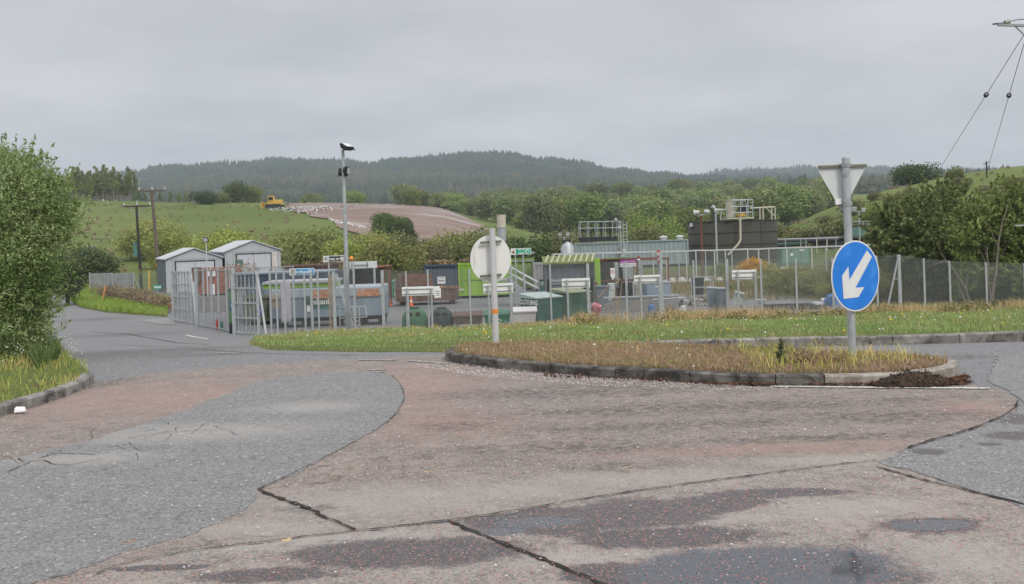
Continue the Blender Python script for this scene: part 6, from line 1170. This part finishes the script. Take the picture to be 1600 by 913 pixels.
for d_ in (FR-.1, FR+2.3):
    for y in (315, 325, 334): mb.tube(f.p(1128, y, d_), f.p(1159, y-.5, d_), .05, n=5)
    for x_ in (1128, 1141, 1152, 1159): mb.tube(f.p(x_, 314, d_), f.p(x_, 342, d_), .05, n=5)
mb.build('railing', galv, f.o); mb = MB(); f.box(mb, 1124, 318, 1132, 341, FR+.2, FR+1.4); mb.build('control_cabinet', tan, f.o, bevel=.03); mb = MB(); f.box(mb, 1143, 323, 1152, 336, FR+.6, FR+1.6); mb.build('motor', black, f.o, bevel=.05); mb = MB(); f.box(mb, 1141, 334, 1150, 340, FR+.3, FR+1.4); mb.build('gearbox', yellow, f.o, bevel=.05)
mb = MB(); mb.tube(f.p(1159, 327, FR+1), f.p(1197, 325, FR+1), .09, n=6); [mb.tube(f.p(x_, 326, FR+1), f.p(x_, 344, FR+1), .07, n=6) for x_ in (1174, 1179, 1192, 1197)]; mb.tube(f.p(1184, 327, FR+1), f.p(1195, 338, FR+1), .06, n=6); mb.build('pipe_bracket', tan, f.o)
mb = MB(); mb.tube(f.p(1106, 329, FR+1), f.p(1128, 330, FR+1), .12, n=6); [mb.tube(f.p(x_, 329, FR+1), f.p(x_-1, 345, FR+1), .06, n=6) for x_ in (1108, 1116)]; mb.tube(f.p(1113, 330, FR+1), f.p(1107, 338, FR+1), .05, n=6); mb.build('pipe_bracket', palegrey, f.o); mb = MB(); mb.tube(f.p(1102, 324, FR+1), f.p(1107, 328, FR+1), .2, .1, 10); mb.build('lamp', palegrey, f.o)
mb = MB(); P_ = [f.p(1139, 343, FR-.5), f.p(1139.5, 375, FR-.5), f.p(1136, 381, FR-.5), f.p(1121, 397, FR-.5)]; [mb.tube(P_[i], P_[i+1], .1, n=8) for i in range(3)]; mb.build('down_pipe', tan, f.o); mb = MB(); mb.tube(f.p(1154, 308, FR+1), f.p(1154, 320, FR+1), .05, n=5); mb.build('aerial', black, f.o)
mb = MB(); f.box(mb, 1075, 349, 1079, 355, FR+3, FR+3.5); mb.build('junction_box', palegrey, f.o)
f = Fr('pipe_rack', 'long green and grey pipes on stands right of the round tank', 'pipes', 104, 1260); mb = MB()
for y0, y1, r_, m_ in ((374.8, 372, .1, galv2), (378, 375.5, .22, black), (381, 378.5, .2, gcab), (384.5, 382, .16, black)):
    mb = MB(); e_ = 1310 if y0 < 380 else 1262; mb.tube(f.p(1212, y0), f.p(e_, y1), r_, n=10); mb.build('pipe', m_, f.o, True)
for x_ in (1226, 1250, 1258, 1275, 1291, 1305): q = f.p(x_, 374); mb = MB(); mb.beam((q.x, -.2, -.1), (q.x, -.2, q.z), .1); mb.build('stand', tan if x_ in (1275, 1291) else galv2, f.o)
f = Fr('flat_roofed_building', 'low dark flat roofed building behind the blue sign', 'building', 106, 1335); mb = MB(); f.box(mb, 1297, 372, 1372, 400, 0, 6, True); mb.build('wall', darkm, f.o); mb = MB(); f.box(mb, 1295, 369, 1374, 372.2, -.3, 6.3); mb.build('roof', M('dark_roof_edge', (.10, .10, .095), .8), f.o); mb = MB(); f.box(mb, 1300, 377, 1318, 390, -.05, -.002); f.box(mb, 1340, 378, 1352, 392, -.05, -.002); mb.build('window', M('dark_glass', (.05, .055, .06), .2, spec=.6), f.o)
f = Fr('control_cabin', 'small pale green cabin with rails above the dark building', 'cabin', 108, 1343, 366); mb = MB(); f.box(mb, 1332, 355, 1357, 368, 0, 2); mb.build('wall', gcab, f.o); mb = MB(); f.box(mb, 1348, 349, 1355, 355, .2, 1.2); mb.build('motor', black, f.o); mb = MB(); [mb.tube(f.p(1331, y), f.p(1358, y-1), .04, n=5) for y in (347, 351)]; [mb.tube(f.p(x_, 346), f.p(x_, 356), .04, n=5) for x_ in (1331, 1340, 1349, 1358)]; mb.build('railing', galv2, f.o)
f = Fr('plant_cabinet', 'green double door cabinet beyond the pale railed fence', 'cabinet', 86, 1243); mb = MB(); f.box(mb, 1221, 388, 1265, 412, 0, 1.5, True); mb.build('body', gcab, f.o); x0, x1, z0, z1 = f.rect(1222, 389.5, 1264, 411); [MB().box(x0+(x1-x0)*i/3+.03, x0+(x1-x0)*(i+1)/3-.03, -.03, -.003, max(z0, .1), z1).build('door', M('sage_door', (.17, .29, .22), .6, 0, .1, 2), f.o) for i in range(3)]; mb = MB(); f.box(mb, 1235, 396, 1239, 400, -.05, -.032); f.box(mb, 1249, 390, 1256, 392, -.05, -.032); mb.build('notice', whitep, f.o)
f = Fr('white_barrier', 'white barrier panel with dark squares in the rough grass', 'barrier', 61, 1236); 
for i, (a, c, y0, y1) in enumerate([(1220, 1232, 418, 420), (1237, 1254, 418, 420), (1221, 1225, 422.5, 427), (1228, 1234, 422.5, 427), (1238, 1247, 422, 427), (1251, 1254, 422, 427), (1227, 1234, 429, 430.5), (1238, 1247, 429, 430.5)]): mb = MB(); f.box(mb, a, y0, c, y1, 0, .04); mb.build('panel', whitep, f.o)
mb = MB(); [mb.beam((q, .06, -.1), (q, .06, f.p(1220, 418).z), .05) for q in (f.p(1222, 420).x, f.p(1236, 420).x, f.p(1252, 420).x)]; f.box(mb, 1220, 424, 1254, 425, .05, .09); mb.build('frame', galv2, f.o)
mb = MB(); f = Fr('stone_edging', 'row of pale stones along the foot of the works fence', 'stones', 64, 1110); [mb.lathe([(.28*q, -.1), (.3*q, .12), (.2*q, .3*q), (.02, .34*q)], 7, (x_, random.uniform(-.2, .2), 0)) for x_, q in ((random.uniform(-6, 5), random.uniform(.6, 1.1)) for _ in range(46))]; mb.build('stones', M('pale_stone', (.40, .39, .36), .9, var=.3, scale=3), f.o)['kind'] = 'stuff'
f.o['kind'] = 'stuff'

# ------------------------------------------------------------------ poles and lines
def pole(label, px_t, py_t, px_b, Y, arm, r0=.13, insul=3, brace=True, mat=wood_, box=None, py_b=450):
    tp = W(px_t, py_t, Y); bx = X_at(px_b, Y, py_b); b_ = Vector((bx, Y, g(bx, Y))); r = thing('utility_pole', label, 'utility pole', b_); t_ = tp-b_; mb = MB(); mb.tube((0, 0, -.2), t_, r0, r0*.7, 9); mb.build('pole', mat, r, True); a, c, y = arm; k_ = Y/F
    A = W(a, y, Y)-b_; C = W(c, y-(c-a)*.03, Y)-b_; mb = MB(); mb.beam(A, C, .12); mb.build('crossarm', mat if mat is not galv else galv2, r)
    if brace: m_ = (A+C)/2; mb = MB(); m0 = t_*.93; m0.z = m_.z-.9; mb.beam(A.lerp(m_, .4), m0, .05); mb.beam(C.lerp(m_, .4), m0, .05); mb.build('brace', galv2, r)
    for i in range(insul): q = A.lerp(C, i/(insul-1)*.96+.02); mb = MB(); mb.lathe([(.03, 0), (.07, .08), (.05, .14), (.07, .2), (.02, .27)], 8, (q.x, q.y, q.z+.05)); mb.build('insulator', palegrey, r)
    if box: mb = MB(); q = W(*box[:2], Y)-b_; mb.box(q.x-.16, q.x+.16, -.35, -.05, q.z-.6, q.z+.6); mb.build('switch_box', gcab, r)
    return r, b_, A, C
p1 = pole('dark wooden pole with crossarm and switch box beyond the brown hedge', 213, 322, 221, 84, (193, 235, 323), .14, 3, True, M('tarred_pole', (.05, .045, .04), .8, var=.3, scale=5), (213, 390)); mb = MB(); q = W(220, 425, 84)-p1[1]; mb.tube((q.x-.0, -.15, q.z-.2), (q.x, -.15, q.z+.2), .03); mb.build('yellow_tag', yellow, p1[0])
p2 = pole('tallest brown wooden pole leaning left beside the small shed', 237, 297, 250, 80, (217, 258, 299), .17, 3, True); mb = MB(); q = W(246, 415, 80)-p2[1]; mb.box(q.x-.12, q.x+.12, -.24, -.16, q.z-.15, q.z+.15); mb.build('yellow_tag', yellow, p2[0])
p3 = pole('slender far pole with a short crossarm in the green field', 158, 374, 161, 150, (146, 171, 374), .13, 3, True)
p4 = pole('dark far pole with a sideways arm and fittings above the bend', 143, 386, 146, 128, (137, 150, 388), .11, 3, False)
def cable(label, a, c, sag=0.0, r_=.015, mat=black, parent=None, n_=10):
    mb = MB(); P_ = [a.lerp(c, i/n_)-Vector((0, 0, sag*4*(i/n_)*(1-i/n_))) for i in range(n_+1)]; [mb.tube(P_[i], P_[i+1], r_, n=5, cap=False) for i in range(n_)]; o = mb.build('overhead_cable', mat); tag(o, label, 'cable'); return o
cable('overhead cable from the bend pole to the left behind the sallow', W(143, 387, 128), W(95, 386, 120), .3, .04)
# pole just beyond the right edge, its arm and stays in view
YP_ = 38.0; bx = X_at(1630, YP_, 470); b_ = Vector((bx, YP_, g(bx, YP_))); r = thing('utility_pole', 'high pole at the right edge of which crossarm and stay wires show', 'utility pole', b_); tp = W(1613, 28, YP_)-b_; MB().tube((0, 0, -.2), tp, .15, .1, 12).build('pole', wood_, r, True)
q = lambda px, py, d=0, Y=YP_: W(px, py, Y)-b_+Vector((0, d, 0)); mb = MB(); mb.beam(q(1559, 39), q(1668, 42), .12, .09); mb.build('crossarm', galv2, r); mb = MB(); mb.beam(q(1587, 42), q(1612, 66), .05); mb.beam(q(1640, 44), q(1616, 66), .05); mb.build('brace', galv2, r); mb = MB(); mb.tube(q(1551, 38), q(1566, 36.5), .03); mb.tube(q(1566, 36.5), q(1590, 31), .015); mb.tube(q(1590, 31), q(1640, 28), .015); mb.build('jumper_wire', black, r)
mb = MB(); mb.tube(q(1570, 35.8), q(1577, 34), .09, n=10); mb.build('insulator', M('green_glaze', (.16, .22, .15), .3), r)
def stay(s, mid, e, Ye):
    a, c = W(*s, YP_), W(*e, Ye); mb = MB(); mb.tube(a-b_, c-b_, .014, .03, 5); mb.build('stay_wire', black, r); best = min((((c-a)*t_/400+a, t_) for t_ in range(400)), key=lambda v: abs(uvpx(v[0])[1]-mid)); p = best[0]; d = (c-a).normalized(); s_ = p.y/F*4.5; mb = MB(); mb.tube(p-b_-d*s_*1.6, p-b_+d*s_*1.6, s_*.85, n=8); mb.build('stay_insulator', black, r, bevel=s_*.2); mb = MB(); mb.tube(p-b_-d*s_*2.4, p-b_-d*s_*1.6, s_*.4, n=6); mb.build('fitting', palegrey, r)
def uvpx(p):
    u, v = p.x/p.y*F, (CZ-p.z)/p.y*F; return 800+u*cR+v*sR, HC-u*sR+v*cR
stay((1599, 56), 149, (1462, 274), 172); stay((1602, 62), 149, (1542, 268), 165)
f = Fr('anchor_post', 'small post with a cross piece on the crest of the hill', 'post', 152, 1548); t_ = f.p(1546.5, 252); mb = MB(); mb.beam((0, 0, -.3), (0, 0, t_.z), .16); mb.beam((-.5, 0, t_.z-.5), (.4, 0, t_.z-.1), .08); mb.build('post', darkm, f.o)
f = Fr('lamp_bracket', 'grey lamp head poking in at the right edge', 'lamp', 36, 1612); mb = MB(); mb.tube((0, 0, -.1), f.p(1607, 352), .05); mb.build('pole', galv, f.o); mb = MB(); mb.beam(f.p(1586, 352.5), f.p(1609, 352), .09, .05); mb.build('lamp_head', galv, f.o)
# left roadside: panel fence, stakes, little signs
f = Fr('panel_fence', 'grey upright board fence behind the brown hedge on the left', 'fence', 80, 190); xs = np.linspace(141, 208, 24)
for i, (a, c) in enumerate(((141, 176), (177, 209))): mb = MB(); x0, x1, z0, z1 = f.rect(a, 427, c, 470); mb.corr(x0, x1, 0, 0, z1, .35, .06); mb.build('panel', M('grey_board', (.27, .29, .29), .8, 0, .2, 1.5), f.o)
mb = MB(); [mb.beam((f.p(x_, 430).x, -.1, -.1), (f.p(x_, 430).x, -.1, f.p(x_, 426).z), .09) for x_ in (141, 176, 209, 233)]; mb.beam(f.p(209, 430, -.1), (f.p(219, 440).x, -.1, .1), .06); mb.build('post', galv, f.o); mb = MB(); a, c = f.p(209, 426), f.p(252, 424); mb.add([(a.x, 0, 0), (c.x, 0, 0), (c.x, 0, c.z), (a.x, 0, a.z)], [(0, 1, 2, 3)]); mb.build('wire_mesh', wire, f.o)
f = Fr('wooden_stake', 'leaning orange wooden stake in the verge of the side road', 'stake', 62, 158, 470); f.loc.z = g(f.loc.x, 62); f.o.location = f.loc; mb = MB(); mb.beam((0, 0, -.1), f.p(165, 447), .09); mb.build('stake', M('orange_wood', (.55, .28, .10), .7), f.o)
f = Fr('marker_stake', 'upright yellow marker stake beside the tallest pole', 'stake', 74, 234); mb = MB(); mb.beam((0, 0, -.1), f.p(233, 423), .1); mb.build('stake', yellow, f.o)
f = Fr('small_sign', 'small green and white sign low beside the tallest pole', 'sign', 72, 246); mb = MB(); f.box(mb, 240, 446, 252, 452, 0, .04); mb.build('panel', gsign, f.o); mb = MB(); [f.box(mb, a, 447.5, a+2.6, 450.5, -.02, -.002) for a in (241.5, 245, 248.6)]; mb.build('printing', signwhite, f.o); mb = MB(); mb.beam((0, .05, -.1), f.p(246, 451, .05), .06); mb.build('post', galv2, f.o)
# bulldozer and rubbish on the tip
f = Fr('bulldozer', 'yellow bulldozer working on the crest of the tip', 'bulldozer', 236, 434); k = 236/F
def bz(name, x0, x1, y0, y1, z0, z1, m, bev=.08): mb = MB(); mb.box(x0, x1, y0, y1, z0, z1); return mb.build(name, m, f.o, bevel=bev)
for y in (-1.2, .9): mb = MB(); mb.prism([(-1.9, .1), (-2.2, .5), (-1.8, .95), (1.6, .95), (2.1, .5), (1.7, .1)], y, y+.5); mb.build('track', black, f.o)
bz('body', -1.9, 1.9, -.7, .9, .7, 1.5, yellow); bz('engine_hood', -.1, 1.9, -.6, .7, 1.45, 2.0, yellow); bz('cab', -1.5, -.1, -.7, .8, 1.5, 2.9, yellow, .12); mb = MB(); mb.box(-1.35, -.25, -.74, -.71, 1.9, 2.7); mb.build('cab_window', black, f.o); mb = MB(); mb.prism([(-2.9, .0), (-2.6, .0), (-2.75, .7), (-2.6, 1.4), (-2.9, 1.5), (-3.0, .7)], -1.6, 1.6); mb.build('blade', yellow, f.o); mb = MB(); mb.beam((-2.7, -.9, .6), (0, -.9, .6), .2); mb.beam((-2.7, .9, .6), (0, .9, .6), .2); mb.build('push_arm', yellow, f.o); mb = MB(); mb.tube((1, 0, 1.9), (1, 0, 2.7), .07); mb.build('exhaust', black, f.o)
P_ = []; random.seed(4)
for i in range(900): px = random.gauss(480, 28); Y = 236-abs(random.gauss(0, 7)); px = min(560, max(420, px)); P_.append((X_at(px, Y, 325), Y))
P_ = np.array(P_); tag(leaves('rubbish', np.column_stack([P_, gz(P_[:, 0], P_[:, 1])+.3]), .2, .7, leafmat('rubbish', [(.10, .09, .09), (.3, .28, .27), (.62, .61, .6)], .6, 0, .8, .1)), 'pale rubbish spread on the tip right of the bulldozer', 'rubbish', kind='stuff')
P_ = []
for i in range(600):
    t_ = random.random(); 
    if i < 200: px, Y = 512+60*t_, 200-12*t_+random.gauss(0, 1.5)
    elif i < 420: px, Y = 650+120*t_, 170+14*t_+random.gauss(0, 2)
    else: px, Y = random.uniform(130, 720), 250+random.gauss(0, 6)
    P_.append((X_at(px, Y, 330), Y))
P_ = np.array(P_); tag(leaves('rubbish', np.column_stack([P_, gz(P_[:, 0], P_[:, 1])+.3]), .13, .7, MATS['white_board']), 'white scraps strewn on the tip and field crest', 'rubbish', kind='stuff')
f = Fr('bird', 'dark bird low over the tip slope', 'bird', 160, 693, 325); mb = MB(); mb.lathe([(.01, -.35), (.1, -.1), (.12, .1), (.05, .3), (.01, .4)], 8); o_ = mb.build('body', black, f.o, True); mb = MB(); mb.add([(0, 0, .1), (.9, .15, .35), (1.2, .2, .15), (.1, .1, -.1), (-.9, -.15, .4), (-1.15, -.2, .2)], [(0, 1, 2, 3), (0, 3, 5, 4)]); mb.build('wings', black, f.o)
# lettering becomes plain meshes
dg = bpy.context.evaluated_depsgraph_get()
for o in [o for o in bpy.data.objects if o.type == 'FONT']:
    me = bpy.data.meshes.new_from_object(o.evaluated_get(dg)); n_ = bpy.data.objects.new('lettering', me); COL.objects.link(n_); n_.parent = o.parent; n_.location = o.location; n_.rotation_euler = o.rotation_euler; n_.scale = o.scale
    if not me.materials: me.materials.append(o.data.materials[0])
    bpy.data.objects.remove(o)
